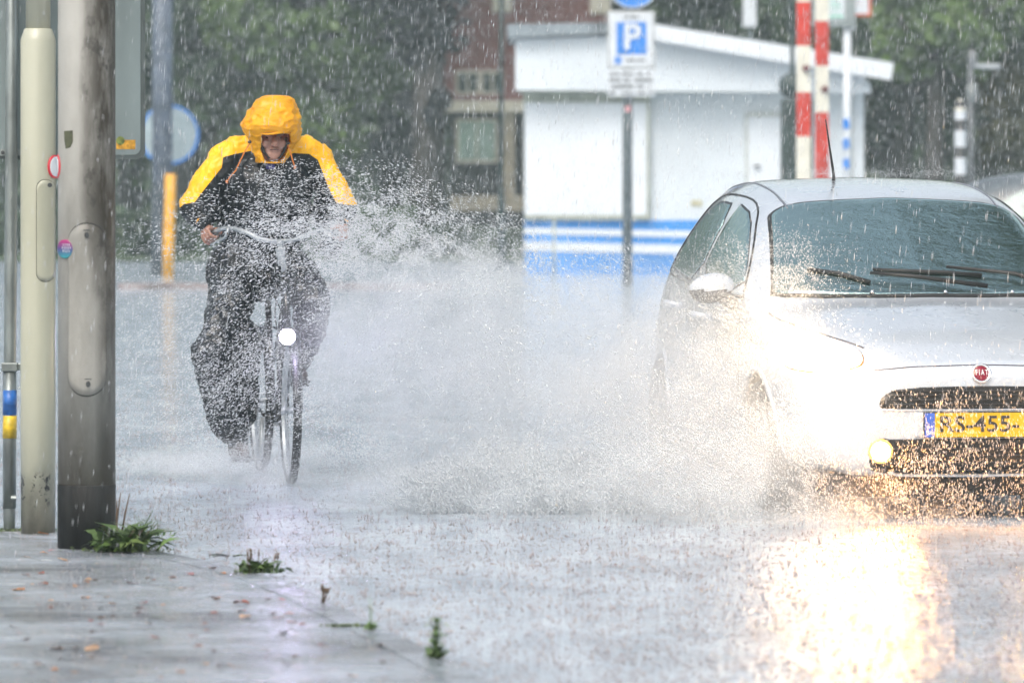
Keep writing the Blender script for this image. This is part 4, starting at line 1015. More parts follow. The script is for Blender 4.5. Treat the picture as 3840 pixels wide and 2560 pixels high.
for x in (-.745, .745):
    for y in (.80 - 1.9, 3.31 - 1.9):
        mb = MB(); mb.lathe([(0, -.1), (.285, -.095), (.302, 0), (.285, .1), (0, .1)], 32, 0, Matrix.Translation((x, y, .30)) @ Matrix.Rotation(R(90), 4, 'Y')); mb.build('wheel', M_tyre, gc, smooth=True)

# tree whose crown hangs over the road behind the car; the windscreen mirrors it
tree('overhanging_tree', 7.0, 37.0, 17.5, 4.4, .28, 6.5, 'roadside tree beside the silver car, its crown mirrored in the windscreen', LM[0], 91, n=30000, leaf=.24)
# ================================================================== BICYCLE
BO = G(1092, 1812, 0); AL = R(10)
BL = make_local(BO, AL)
bike = empty('bicycle', BO, 'city bicycle with lit front lamp ridden through the puddle', 'bicycle', AL)
M_frame = mat('frame_black', (.022, .024, .026), .3, var=.1, coat=.5)
M_alu = mat('brushed_aluminium', (.34, .37, .39), .4, metal=.5, var=.08)
M_cable = mat('cable_black', (.02, .02, .02), .5)
def bwheel(cy, z, steer=0., rr=.335, name='front_wheel'):
    """wheel with axle at local (0,cy,z); plane is local YZ, turned by steer about z"""
    Mx = Matrix.Translation((0, cy, z)) @ Matrix.Rotation(steer, 4, 'Z') @ Matrix.Rotation(R(90), 4, 'Y')
    n = 64
    mb = MB(); mb.tube([Mx @ Vector((rr*math.cos(2*math.pi*k/n), rr*math.sin(2*math.pi*k/n), 0)) for k in range(n)], .0215, 10, closed=True)
    ty = mb.build(name, M_tyre, bike, smooth=True)
    mb = MB(); mb.lathe([(rr-.032, -.013), (rr-.020, -.014), (rr-.020, .014), (rr-.032, .013), (rr-.036, 0), (rr-.032, -.013)], n, 0, Mx, False); mb.build('rim', M_alu, ty, smooth=False)
    mb = MB(); mb.lathe([(0, -.05), (.02, -.045), (.026, -.03), (.014, -.02), (.014, .02), (.026, .03), (.02, .045), (0, .05)], 16, 0, Mx); mb.build('hub', M_alu, ty, smooth=True)
    mb = MB()
    for k in range(36):
        a = 2*math.pi*k/36; o_ = .028 * (1 if k % 2 else -1); a2 = a + .5 * (1 if k % 4 < 2 else -1)
        mb.tube([Mx @ Vector((.022*math.cos(a2), .022*math.sin(a2), o_)), Mx @ Vector(((rr-.03)*math.cos(a), (rr-.03)*math.sin(a), 0))], .0013, 4, cap=False)
    sp = mb.build('spokes', M_alu, ty)
    return ty, Mx
ax = Vector((BL(1085, 1540, 0).x, .02, .352))
ST_ = R(-2)
fwheel, Mf = bwheel(.02, .352, ST_)
rwheel, Mr = bwheel(1.12, .352, 0, name='rear_wheel')
def arcguard(Mx, r, a0, a1, w, name, m, parent):
    mb = MB(); n = 22; V = []; Fc = []
    for k in range(n + 1):
        a = R(a0 + (a1 - a0) * k / n)
        for (dz, dr) in ((-w, -.010), (-w*.6, .004), (0, .009), (w*.6, .004), (w, -.010)):
            V.append(Mx @ Vector(((r+dr)*math.cos(a), (r+dr)*math.sin(a), dz)))
    for k in range(n):
        for j in range(4): Fc.append((k*5+j, k*5+j+1, (k+1)*5+j+1, (k+1)*5+j))
    o = obj(name, meshdata(name, V, Fc, True), m, parent); md = o.modifiers.new('thick', 'SOLIDIFY'); md.thickness = .002; return o
# rotation about Y by 90: local x->-z, so angle 180 = top
arcguard(Mf, .375, 85, 197, .028, 'front_mudguard', M_frame, bike)
arcguard(Mr, .375, 75, 215, .029, 'rear_mudguard', M_frame, bike)
# head tube and frame: crown at z .74, head tube top at z .98 leaning back
top = Vector((0, .235, 1.00)); crown = Vector((0, .115, .735))
for sgn in (-1, 1):
    mb = MB(); c_ = crown + Vector((.045 * sgn, 0, -.01)); mb.tube([crown + Vector((.01*sgn, 0, .01)), c_, Vector((.052*sgn, .06, .50)), Vector((.052*sgn, .02, .352))], [.014, .0135, .011, .008], 10); mb.build('fork_blade', M_alu if False else M_frame, bike, smooth=True)
mb = MB(); mb.tube([crown, top], .0185, 14); mb.tube([top - Vector((0,0,.0)), top + Vector((0, .004, .012))], .022, 14); mb.build('head_tube', M_frame, bike, smooth=True)
bbk = Vector((0, .66, .29)); seat_c = Vector((0, .86, .86))
mb = MB()
mb.tube([crown + (top - crown) * .15, Vector((0, .36, .47)), bbk], .019, 12); mb.tube([crown + (top-crown)*.75, Vector((0, .42, .70)), Vector((0, .745, .53))], .015, 12)
mb.tube([bbk, seat_c], .0165, 12)
for sgn in (-1, 1):
    mb.tube([bbk + Vector((.03*sgn, 0, 0)), Vector((.055*sgn, 1.12, .352))], .010, 8); mb.tube([seat_c - Vector((0, .01, .06)), Vector((.055*sgn, 1.12, .352))], .008, 8)
mb.tube([bbk - Vector((.04, 0, 0)), bbk + Vector((.04, 0, 0))], .024, 14)
mb.build('frame', M_frame, bike, smooth=True)
# stem / quill and handlebar
hb_c = BL(1047, 905, .33)
stx = hb_c.x * .0
mb = MB(); mb.tube([top, Vector((hb_c.x * .35, .262, 1.08)), Vector((hb_c.x, .275, hb_c.z - .02))], .0135, 12); mb.tube([Vector((hb_c.x, .275, hb_c.z - .02)), Vector((hb_c.x, .30, hb_c.z))], .018, 12); mb.build('stem', M_alu, bike, smooth=True)
cl = BL(1050, 965, .27); mb = MB(); mb.prism([cl + Vector((-.024, -.02, .045)), cl + Vector((.026, -.02, .05)), cl + Vector((.016, -.02, -.03)), cl + Vector((-.008, -.02, -.045))], (0, .03, 0)); mb.build('front_clamp', M_alu, bike, bevel=.004)
gl = BL(800, 868, .56); gr = BL(1240, 868, .52)
L1 = [BL(778, 898, .66), BL(806, 868, .60), BL(838, 856, .50), BL(880, 857, .40), BL(925, 872, .345), BL(965, 893, .32), BL(1005, 903, .31), BL(1047, 906, .305), BL(1095, 902, .31), BL(1130, 892, .325), BL(1165, 874, .36), BL(1205, 864, .44), BL(1250, 868, .54), BL(1290, 880, .62)]
mb = MB(); mb.tube(L1, .0115, 12); hbar = mb.build('handlebar', M_alu, bike, smooth=True)
mb = MB(); mb.tube([L1[0], L1[0] + (L1[1]-L1[0]) * .8], .0165, 12); mb.build('grip', M_black, bike, smooth=True)
mb = MB(); mb.tube([L1[-1], L1[-1] + (L1[-2]-L1[-1]) * .8], .0165, 12); mb.build('grip', M_black, bike, smooth=True)
lv = [BL(860, 850, .44), BL(852, 874, .42), BL(843, 892, .44), BL(815, 905, .50), BL(790, 918, .55)]
mb = MB(); mb.tube(lv, [.011, .010, .0085, .007, .006], 8); mb.build('brake_lever', M_alu, bike, smooth=True)
lv2 = [BL(1215, 860, .45), BL(1225, 880, .44), BL(1240, 905, .50), BL(1260, 915, .55)]
mb = MB(); mb.tube(lv2, [.011, .010, .0075, .006], 8); mb.build('brake_lever', M_alu, bike, smooth=True)
for k, pts in enumerate(([BL(852, 874, .40), BL(900, 930, .25), BL(1000, 1050, .18), BL(1062, 1180, .12)], [BL(1225, 880, .42), BL(1180, 950, .26), BL(1110, 1050, .18), BL(1075, 1180, .12)], [BL(1040, 1100, .13), BL(1030, 1180, .10), BL(1038, 1230, .10)])):
    mb = MB(); P = [pts[0]]
    for i in range(len(pts) - 1):
        for t_ in (.33, .66, 1): P.append(pts[i].lerp(pts[i+1], t_))
    mb.tube(P, .003, 6); mb.build('brake_cable', M_cable, bike, smooth=True)
# front lamp
lp = BL(1075, 1262, -.20)
mb = MB(); Ml = Matrix.Translation(lp) @ Matrix.Rotation(R(90), 4, 'X'); mb.lathe([(0, -.05), (.02, -.045), (.036, -.01), (.042, .018), (.038, .02), (0, .02)], 24, 0, Ml); bl = mb.build('front_lamp', M_black, bike, smooth=True)
mb = MB(); mb.lathe([(0, .055), (.022, .050), (.036, .036), (.038, .019), (0, .019)], 24, 0, Ml); mb.build('lamp_glass', mat('lit_bicycle_lamp', (1, 1, 1), .3, emit=((.72, .62, 1), 110)), bl, smooth=True)
mb = MB(); mb.tube([lp + Vector((0, .03, .01)), lp + Vector((0, .12, .045)), crown + Vector((0, -.01, .01))], .006, 8); mb.build('lamp_bracket', M_frame, bike)
l_ = bpy.data.lights.new('bicycle_beam', 'SPOT'); l_.energy = 5; l_.color = (.72, .62, 1); l_.shadow_soft_size = .03; l_.spot_size = R(80); l_.spot_blend = .7
o = bpy.data.objects.new('bicycle_beam', l_); COL.objects.link(o); o.parent = bike; o.location = lp + Vector((0, -.05, 0)); o.rotation_euler = Vector((.1, -4, -.35)).to_track_quat('-Z', 'Y').to_euler()
l_ = bpy.data.lights.new('bicycle_glow', 'POINT'); l_.energy = 2.0; l_.color = (.72, .62, 1); l_.shadow_soft_size = .03
o = bpy.data.objects.new('bicycle_glow', l_); COL.objects.link(o); o.parent = bike; o.location = lp + Vector((0, -.10, 0))
# cranks and pedals (left pedal down, right pedal up)
pdl = BL(872, 1735, .60); pdl.z = max(pdl.z, .085); pdl.x = max(-.17, pdl.x); pdr = Vector((.135, .70, .455))
for pd, sgn in ((pdl, -1), (pdr, 1)):
    mb = MB(); mb.tube([bbk + Vector((.055*sgn, 0, 0)), Vector((.07*sgn, pd.y, pd.z))], [.012, .009], 8); cr = mb.build('crank', M_alu, bike, smooth=True)
    mb = MB(); mb.box((pd.x - .045, pd.y - .035, pd.z - .012), (pd.x + .045, pd.y + .035, pd.z + .012)); mb.tube([Vector((.07*sgn, pd.y, pd.z)), Vector((pd.x, pd.y, pd.z))], .006, 8); mb.build('pedal', M_black, bike, bevel=.004)
mb = MB(); mb.box((-.012, .62, .24), (.0, 1.16, .40)); o_ = mb.build('chain_case', M_frame, bike, bevel=.02); o_.location.x = .05
mb = MB()
P = [(-.0, .73, .975), (.0, .80, .985), (0, .9, .99), (0, .985, 1.0)]
mb.tube([Vector(p) for p in P], [.022, .04, .085, .09], 14); sd = mb.build('saddle', M_black, bike, smooth=True)
mb = MB(); mb.tube([seat_c, Vector((0, .895, .97))], .013, 10); mb.build('seat_post', M_alu, bike)
mb = MB()
for sgn in (-1, 1): mb.tube([(.06*sgn, .98, .72), (.06*sgn, 1.38, .73), (.05*sgn, 1.14, .37)], .006, 6)
for yy in (1.0, 1.12, 1.24, 1.36): mb.tube([(-.06, yy, .725), (.06, yy, .725)], .005, 6)
mb.build('luggage_rack', M_frame, bike)
mb = MB(); mb.box((-.03, 1.39, .62), (.03, 1.41, .66)); mb.build('rear_reflector', M_lens, bike)
# small dark basket/bag in front seen behind the lamp
# ================================================================== CYCLIST
def ell(bm, c, r, rot=None, seg=20):
    M_ = Matrix.Translation(c) @ (rot or Matrix()) @ Matrix.Diagonal((*r, 1)); bmesh.ops.create_uvsphere(bm, u_segments=seg, v_segments=seg * 2 // 3, radius=1, matrix=M_)
def limb(bm, pts, rads, sub=6):
    """chain of overlapping balls with blended radius + cone hulls"""
    for i in range(len(pts) - 1):
        a, b_ = Vector(pts[i]), Vector(pts[i+1]); L_ = (b_ - a).length
        q = (b_ - a).to_track_quat('Z', 'Y').to_matrix().to_4x4()
        bmesh.ops.create_cone(bm, cap_ends=True, segments=20, radius1=rads[i], radius2=rads[i+1], depth=L_, matrix=Matrix.Translation((a + b_) / 2) @ q)
    for p, r in zip(pts, rads): ell(bm, Vector(p), (r, r, r), seg=18)
def fuse(name, bm, voxel, smooth=3, disp=None):
    me = bpy.data.meshes.new(name + '_raw'); bm.to_mesh(me); bm.free()
    o = bpy.data.objects.new('tmp', me); COL.objects.link(o)
    md = o.modifiers.new('r', 'REMESH'); md.mode = 'VOXEL'; md.voxel_size = voxel; md.use_smooth_shade = True
    md = o.modifiers.new('s', 'SMOOTH'); md.factor = .5; md.iterations = smooth
    out = frommods(o, name)
    if disp:
        n = len(out.vertices); out.update()
        N = [v.normal.copy() for v in out.vertices]
        for v, nn in zip(out.vertices, N): v.co += nn * disp(v.co)
    out.polygons.foreach_set('use_smooth', [True] * len(out.polygons)); out.update()
    return out
# landmarks (local to bicycle)
neck = BL(1020, 575, .70); headc = BL(1020, 515, .60)
shL = BL(835, 600, .80); shR = BL(1190, 600, .80)
elL = BL(725, 775, .72); elR = BL(1285, 790, .70)
wrL = BL(770, 838, .64); wrR = BL(1278, 852, .62)
haL = BL(792, 872, .595); haR = BL(1255, 868, .56)
hip = BL(965, 985, .93); hipL = hip + Vector((-.09, 0, 0)); hipR = hip + Vector((.09, 0, 0))
knL = BL(795, 1330, .50); anL = Vector((pdl.x - .01, pdl.y + .06, pdl.z + .09))
knR = BL(1170, 1120, .42); anR = Vector((.135, .76, .55))
M_skin = NB('skin'); v = M_skin.coords('Object')
M_skin.l(M_skin.ramp(M_skin.noise(v, 14, 4), [(.3, (.25, .125, .09)), (.7, (.42, .23, .17))]), M_skin.b.inputs['Base Color'])
M_skin.b.inputs['Roughness'].default_value = .32; M_skin.b.inputs['Subsurface Weight'].default_value = .08; M_skin = M_skin.m
bm = bmesh.new()
# head: face towards -y, tipped slightly down
hc = headc
ell(bm, hc + Vector((0, .02, .035)), (.075, .095, .095)); ell(bm, hc + Vector((0, -.02, -.03)), (.062, .072, .085)); ell(bm, hc + Vector((0, -.050, -.085)), (.044, .038, .034))
ell(bm, hc + Vector((-.036, -.066, -.030)), (.024, .020, .026)); ell(bm, hc + Vector((.036, -.066, -.030)), (.024, .020, .026))          # cheeks
ell(bm, hc + Vector((0, -.083, .012)), (.050, .012, .010))                                                                          # brow
limb(bm, [hc + Vector((0, -.085, .008)), hc + Vector((0, -.112, -.030))], [.010, .0165])                                            # nose
ell(bm, hc + Vector((-.012, -.098, -.032)), (.008, .009, .007)); ell(bm, hc + Vector((.012, -.098, -.032)), (.008, .009, .007))
ell(bm, hc + Vector((0, -.086, -.055)), (.023, .012, .0055)); ell(bm, hc + Vector((0, -.085, -.067)), (.020, .012, .006))            # lips
for sg in (-1, 1): ell(bm, hc + Vector((.078*sg, .01, -.005)), (.010, .022, .032))                                                  # ears
limb(bm, [neck + Vector((0, .05, -.06)), hc + Vector((0, .03, -.04))], [.062, .055])
# torso and limbs inside the clothes
limb(bm, [hip, (hip + neck) / 2, neck + Vector((0, .05, -.08))], [.13, .13, .11])
limb(bm, [shL, neck + Vector((0, .05, -.08)), shR], [.05, .06, .05])
for sh, el, wr in ((shL, elL, wrL), (shR, elR, wrR)): limb(bm, [sh, el, wr], [.048, .036, .026])
for hp_, kn, an in ((hipL, knL, anL), (hipR, knR, anR)): limb(bm, [hp_, kn, an], [.075, .052, .036])
def hand(bm, wr, gp0, gp1, sgn):
    """hand closed round the grip running gp0 (rear end) -> gp1; fingers curl over the front"""
    ax_ = (gp1 - gp0).normalized(); c_ = (gp0 + gp1) / 2
    up = Vector((0, 0, 1)); up = (up - ax_ * up.dot(ax_)).normalized(); out_ = ax_.cross(up) * (1 if sgn > 0 else -1)
    # out_ = outward (away from the bar centre); palm sits above/outside, fingers wrap down under
    palm = c_ + up * .026 + out_ * .012
    q = Matrix((ax_, out_, up)).transposed().to_4x4()
    ell(bm, palm, (.046, .032, .019), q)
    limb(bm, [wr, palm - ax_ * .02 + up * .004], [.027, .024])
    for k in range(4):
        t_ = (.036 - .0215 * k); L_ = (.95, 1.05, 1.0, .82)[k]
        b0 = c_ + ax_ * t_
        pts = [b0 + up * .027 + out_ * .022, b0 + up * .010 + out_ * .036 * L_, b0 - up * .018 + out_ * .030 * L_, b0 - up * .030 + out_ * .006, b0 - up * .022 - out_ * .014 * L_]
        limb(bm, pts, [.0098, .0095, .0088, .0082, .0076])
    th = c_ + ax_ * .026
    limb(bm, [palm + ax_ * .01 - out_ * .014, th + up * .018 - out_ * .026, th + ax_ * .024 - up * .004 - out_ * .026, th + ax_ * .034 - up * .020 - out_ * .014], [.014, .0125, .0108, .0095])
hand(bm, wrL, L1[0], L1[0] + (L1[1]-L1[0]) * .95, 1)
hand(bm, wrR, L1[-1], L1[-1] + (L1[-2]-L1[-1]) * .95, -1)
bme = fuse('person', bm, .0032, 2)
person = obj('person', bme, M_skin); person.location = BO; person.rotation_euler = (0, 0, AL)
person['label'] = 'cyclist in yellow and black rain suit with the hood up riding through spray'; person['category'] = 'person'
M_hair = mat('dark_hair', (.05, .04, .035), .7)
for sg in (-1, 1):
    mb = MB(); mb.lathe([(0, .0125), (.007, .0105), (.0115, .005), (.012, 0), (0, -.01)], 14, 0, Matrix.Translation(hc + Vector((.029*sg, -.066, -.006))) @ Matrix.Rotation(R(90), 4, 'X')); mb.build('eye', mat('eye_dark', (.06, .04, .035), .25), person, smooth=True)
    bm = bmesh.new(); limb(bm, [hc + Vector((.014*sg, -.094, .012)), hc + Vector((.032*sg, -.090, .017)), hc + Vector((.050*sg, -.076, .012))], [.005, .006, .004]); obj('eyebrow', fuse('eyebrow', bm, .0025, 1), M_hair, person)
mb = MB(); mb.tube([hc + Vector((x, -.0985 + 12 * x * x, -.0612 - 2 * x * x)) for x in (-.022, -.012, 0, .012, .022)], .0022, 6); mb.build('mouth_line', mat('lip_dark', (.10, .03, .03), .5), person)
# ---- jacket
def folds(amp, fr=9., vert=.5, seed=0.):
    def f(co):
        p = Vector((co.x * fr, co.y * fr, co.z * fr * vert)) + Vector((seed, seed, seed))
        a = mnoise.noise(p); b_ = mnoise.noise(p * 2.3 + Vector((3, 1, 2)))
        q = p * 1.7 + Vector((b_, a, 0)) * .6; r_ = 1 - abs(mnoise.noise(q)) * 4.5; s_ = 1 - abs(mnoise.noise(q * 2.1 + Vector((9, 2, 4)))) * 4
        return amp * ((1 - abs(a) * 2.6) * .7 + b_ * .4 + max(r_, -.5) * .65 + max(s_, -.6) * .32)
    return f
bm = bmesh.new()
chest = BL(1010, 715, .74); belly = BL(985, 850, .84); hem = BL(975, 985, .92)
ell(bm, chest, (.215, .150, .19)); ell(bm, (chest + belly) / 2, (.225, .155, .18)); ell(bm, belly, (.225, .16, .17)); ell(bm, hem, (.205, .165, .10))
ell(bm, BL(1018, 625, .78), (.20, .11, .10))
limb(bm, [shL + Vector((0, .0, 0)), BL(900, 572, .79), BL(1018, 590, .78), BL(1130, 570, .79), shR], [.078, .082, .09, .082, .078])
limb(bm, [BL(850, 603, .80), BL(785, 690, .77), elL], [.085, .082, .068])
limb(bm, [elL, (elL + wrL) / 2, wrL + (elL - wrL) * .12], [.068, .060, .044])
limb(bm, [BL(1180, 610, .80), BL(1240, 700, .76), elR], [.085, .080, .068])
limb(bm, [elR, (elR + wrR) / 2, wrR + (elR - wrR) * .12], [.068, .060, .044])
ell(bm, BL(800, 740, .78), (.06, .06, .12)); ell(bm, BL(1225, 800, .78), (.07, .06, .13)); ell(bm, BL(1245, 900, .80), (.055, .07, .10))
jme = fuse('jacket', bm, .0065, 5, folds(.0085, 10, .6))
M_jk = NB('rain_jacket')
at = M_jk.n('ShaderNodeAttribute', attribute_name='yellow')
vv = M_jk.coords('Object')
yel = M_jk.ramp(M_jk.noise(vv, 9, 4), [(.3, (.85, .41, .004)), (.7, (.97, .54, .010))])
blk = M_jk.ramp(M_jk.noise(vv, 9, 4), [(.3, (.004, .006, .009)), (.7, (.012, .016, .021))])
M_jk.l(M_jk.mix(M_jk.ramp(at.outputs['Fac'], [(.47, (0,) * 3), (.53, (1,) * 3)]), blk, yel), M_jk.b.inputs['Base Color'])
M_jk.b.inputs['Roughness'].default_value = .30; M_jk.b.inputs['Specular IOR Level'].default_value = .35
M_jk.l(M_jk.bump(M_jk.noise(M_jk.coords('Object', (1.4, 1, .8)), 30, 5, .6), .5, .006), M_jk.b.inputs['Normal'])
M_jk = M_jk.m
def to_px(co):
    w_ = Matrix.Translation(BO) @ Matrix.Rotation(AL, 4, 'Z') @ co
    return 1920 + F * w_.x / w_.y, HY + F * (CH - w_.z) / w_.y
def polyd(px, py, line):
    """signed distance to polyline, positive on its upper side"""
    best = 1e9; sg = 1
    for (x0, y0), (x1, y1) in zip(line, line[1:]):
        dx, dy = x1-x0, y1-y0; t_ = max(0, min(1, ((px-x0)*dx + (py-y0)*dy) / (dx*dx+dy*dy)))
        qx, qy = x0+dx*t_, y0+dy*t_; d = math.hypot(px-qx, py-qy)
        if d < best: best = d; sg = 1 if (dx*(py-qy) - dy*(px-qx)) < 0 else -1
    return best * sg
lineL = [(650, 800), (690, 765), (730, 758), (762, 716), (800, 668), (832, 628), (836, 590), (880, 578), (940, 566), (975, 600), (1000, 612), (1024, 614)]
lineR = [(1024, 614), (1050, 612), (1075, 588), (1100, 574), (1160, 578), (1192, 600), (1212, 650), (1230, 700), (1262, 762), (1300, 768), (1345, 770)]
ln = lineL + lineR[1:]
at_ = jme.attributes.new('yellow', 'FLOAT', 'POINT')
vals = []
for v in jme.vertices:
    px, py = to_px(v.co); d = polyd(px, py, ln); vals.append(max(0, min(1, .5 + d / 16)))
at_.data.foreach_set('value', vals)
obj('jacket', jme, M_jk, person)
# yellow cuff edge, zip, collar patch
for wr, el in ((wrL, elL), (wrR, elR)):
    d = (el - wr).normalized(); mb = MB(); c_ = wr + d * .018; u = d.orthogonal().normalized(); w2 = d.cross(u)
    mb.tube([c_ + (u * math.cos(a) + w2 * math.sin(a)) * .040 for a in [2*math.pi*k/20 for k in range(20)]], .006, 6, closed=True); mb.build('cuff', mat('cuff_orange', (.75, .35, .02), .5), person, smooth=True)
mb = MB(); P = [BL(1030, 630, .60), BL(1012, 700, .585), BL(995, 800, .65)]
q = BL(1005, 622, .62); mb.box((q.x - .012, q.y - .035, q.z - .016), (q.x + .030, q.y, q.z + .010)); mb.build('collar_tab', mat('navy_fabric', (.05, .05, .22), .6), person, bevel=.005)
for sg in (-1, 1):
    mb = MB(); k0 = hc + Vector((.082*sg, -.045, -.02))
    P = [hc + Vector((.066*sg, -.058, .0)), hc + Vector((.062*sg, -.062, -.035)), hc + Vector((.048*sg, -.068, -.075)), hc + Vector((.022*sg, -.075, -.105))]
    mb.tube(P, [.006, .007, .007, .006], 8); mb.build('chin_strap', M_black, person, smooth=True)
# ---- hood (a shell with a real opening)
prof = [(357, .018), (359, .045), (363, .062), (371, .082), (384, .098), (402, .114), (425, .128), (448, .140), (470, .146), (488, .147), (504, .140), (520, .128), (536, .112), (552, .099), (570, .090), (590, .080), (612, .068)]
cxs = ([357, 370, 400, 430, 470, 500, 530, 560, 612], [1036, 1036, 1030, 1024, 1018, 1024, 1030, 1025, 1018])
nu = 140; rowsH = []
zc_ = lambda py: BL(1018, py, .56).z
P_ = []
yq = np.linspace(prof[0][0], prof[-1][0], 96)
wq = np.interp(yq, [p[0] for p in prof], [p[1] for p in prof])
V = []; Fc = []
for i, (py, wd) in enumerate(zip(yq, wq)):
    cxp = 1010 + 8 * math.sin((py - 357) / 250 * 3.1) + (6 if py > 500 else 6 * (py-357)/143)
    cxp = float(np.interp(py, cxs[0], cxs[1])); c0 = BL(cxp, py, .58)
    brim = max(0, 1 - abs(py - 470) / 60) * .040 
    for k in range(nu):
        a = 2*math.pi*k/nu; x = math.cos(a) * wd; y = -math.sin(a) * wd * (.95 if math.sin(a) > 0 else 1.05)
        fr = max(0, math.sin(a)) ** 2
        y -= brim * fr
        if py > 545: y -= .030 * fr * min(1, (py-545) / 40)
        p = Vector((c0.x + x, .60 + y, c0.z))
        nn = Vector((math.cos(a), -math.sin(a), .25)).normalized()
        q_ = p * 11
        w_ = mnoise.noise(q_ * .8) * 1.2; d_ = max(-.6, 1 - abs(mnoise.noise(Vector((q_.x + w_, q_.y, q_.z * 1.7)))) * 4.5) * .0062 + max(-.6, 1 - abs(mnoise.noise(Vector((q_.x*2.2, q_.y*2.2, q_.z * 3.6 + w_)))) * 4) * .0042 + mnoise.noise(q_ * 5) * .003
        V.append(p + nn * d_)
def inopen(i, k):
    a = 2*math.pi*(k + .5)/nu; py = yq[i]; 
    if math.sin(a) <= 0: return False
    x = math.cos(a) * wq[i]; hw = .072 if py < 560 else .072 - .035 * (py - 560) / 50
    return 499 < py < 606 and abs(x) < hw
for i in range(len(yq) - 1):
    for k in range(nu):
        if inopen(i, k): continue
        Fc.append((i*nu+k, i*nu+(k+1) % nu, (i+1)*nu+(k+1) % nu, (i+1)*nu+k))
Fc.append(tuple(range(nu)))
hm = meshdata('hood', V, Fc); bm = bmesh.new(); bm.from_mesh(hm); bmesh.ops.recalc_face_normals(bm, faces=bm.faces)
bmesh.ops.smooth_vert(bm, verts=bm.verts, factor=.5, use_axis_x=True, use_axis_y=True, use_axis_z=True); bm.to_mesh(hm); bm.free()
hm.polygons.foreach_set('use_smooth', [True] * len(hm.polygons))
b = NB('hood_yellow'); v = b.coords('Object')
b.l(b.ramp(b.noise(v, 12, 4), [(.3, (.88, .39, .003)), (.7, (.98, .51, .008))]), b.b.inputs['Base Color']); b.b.inputs['Roughness'].default_value = .33
b.l(b.bump(b.noise(b.coords('Object', (1, 1, 1.6)), 32, 5, .6), .45, .006), b.b.inputs['Normal']); M_hood = b.m
tr = b.t.nodes.new('ShaderNodeBsdfTranslucent'); tr.inputs[0].default_value = (.95, .45, .01, 1); mxs = b.t.nodes.new('ShaderNodeMixShader'); mxs.inputs[0].default_value = .25
b.t.links.new(b.b.outputs[0], mxs.inputs[1]); b.t.links.new(tr.outputs[0], mxs.inputs[2]); b.t.links.new(mxs.outputs[0], b.out.inputs[0])
hood = obj('hood', hm, M_hood, person); md = hood.modifiers.new('cloth', 'SOLIDIFY'); md.thickness = .003
# brim edge piping
mb = MB(); c0 = BL(1020, 500, .60)
P = [Vector((c0.x + x, c0.y - math.sqrt(max(0, 1 - (x/.135)**2)) * .135 - .026 * max(0, 1 - (x/.1)**2), BL(1020, 500, .45).z + .004 * math.sin(x * 40))) for x in np.linspace(-.074, .074, 14)]
mb.tube(P, .0055, 8); mb.build('hood_brim', M_hood, hood, smooth=True)
for sg, toggle, cord in ((-1, (936, 533), [(936, 540), (918, 568), (898, 610), (884, 640), (862, 664), (851, 682)]), (1, (1080, 537), [(1080, 545), (1090, 575), (1097, 600), (1106, 628)])):
    q = BL(*toggle, .455); bm = bmesh.new(); ell(bm, q, (.010, .010, .008), seg=12); me = bpy.data.meshes.new('cord_toggle'); bm.to_mesh(me); bm.free(); obj('cord_toggle', me, M_black, person)
    mb = MB(); Pc = [BL(x, y, .47 + .08 * (i / 6)) for i, (x, y) in enumerate(cord)]
    mb.tube(Pc, .0036, 8); mb.tube([Pc[-1] + Vector((0, 0, .008)), Pc[-1] - Vector((0, 0, .008))], .006, 8); mb.build('draw_cord', mat('cord_orange', (.72, .22, .03), .55), person, smooth=True)
# ---- trousers
bm = bmesh.new()
limb(bm, [hip + Vector((0, .02, -.02)), hip + Vector((0, 0, .03))], [.17, .17]); 
limb(bm, [hipL + Vector((-.035, -.02, -.02)), BL(870, 1110, .76), BL(835, 1240, .60), knL + Vector((.012, .02, .0))], [.125, .112, .098, .088])
limb(bm, [knL, BL(822, 1440, .56), BL(858, 1580, .62), anL + Vector((0, 0, .03))], [.088, .088, .075, .058])
ell(bm, BL(775, 1335, .50), (.075, .085, .085)); ell(bm, BL(800, 1420, .54), (.078, .085, .10))
ell(bm, BL(900, 1300, .66), (.09, .08, .15)); limb(bm, [BL(905, 1350, .66), BL(915, 1560, .70)], [.085, .060]); limb(bm, [BL(800, 1400, .52), BL(850, 1600, .60)], [.085, .070])
limb(bm, [hipR + Vector((.03, -.02, -.02)), BL(1110, 1040, .68), knR], [.12, .105, .084])
limb(bm, [knR, BL(1160, 1240, .58), anR + Vector((0, 0, .02))], [.082, .078, .055])
ell(bm, BL(1150, 1200, .60), (.065, .07, .12)); ell(bm, BL(900, 1000, .80), (.12, .12, .12)); ell(bm, BL(1120, 1330, .68), (.055, .06, .07))
tme = fuse('trousers', bm, .0065, 4, folds(.011, 11, .55, 5.))
b = NB('rain_trousers'); v = b.coords('Object')
b.l(b.ramp(b.noise(v, 8, 4), [(.3, (.005, .007, .010)), (.7, (.014, .018, .023))]), b.b.inputs['Base Color']); b.b.inputs['Roughness'].default_value = .3
b.l(b.bump(b.noise(v, 34, 5, .6), .5, .006), b.b.inputs['Normal'])
obj('trousers', tme, b.m, person)
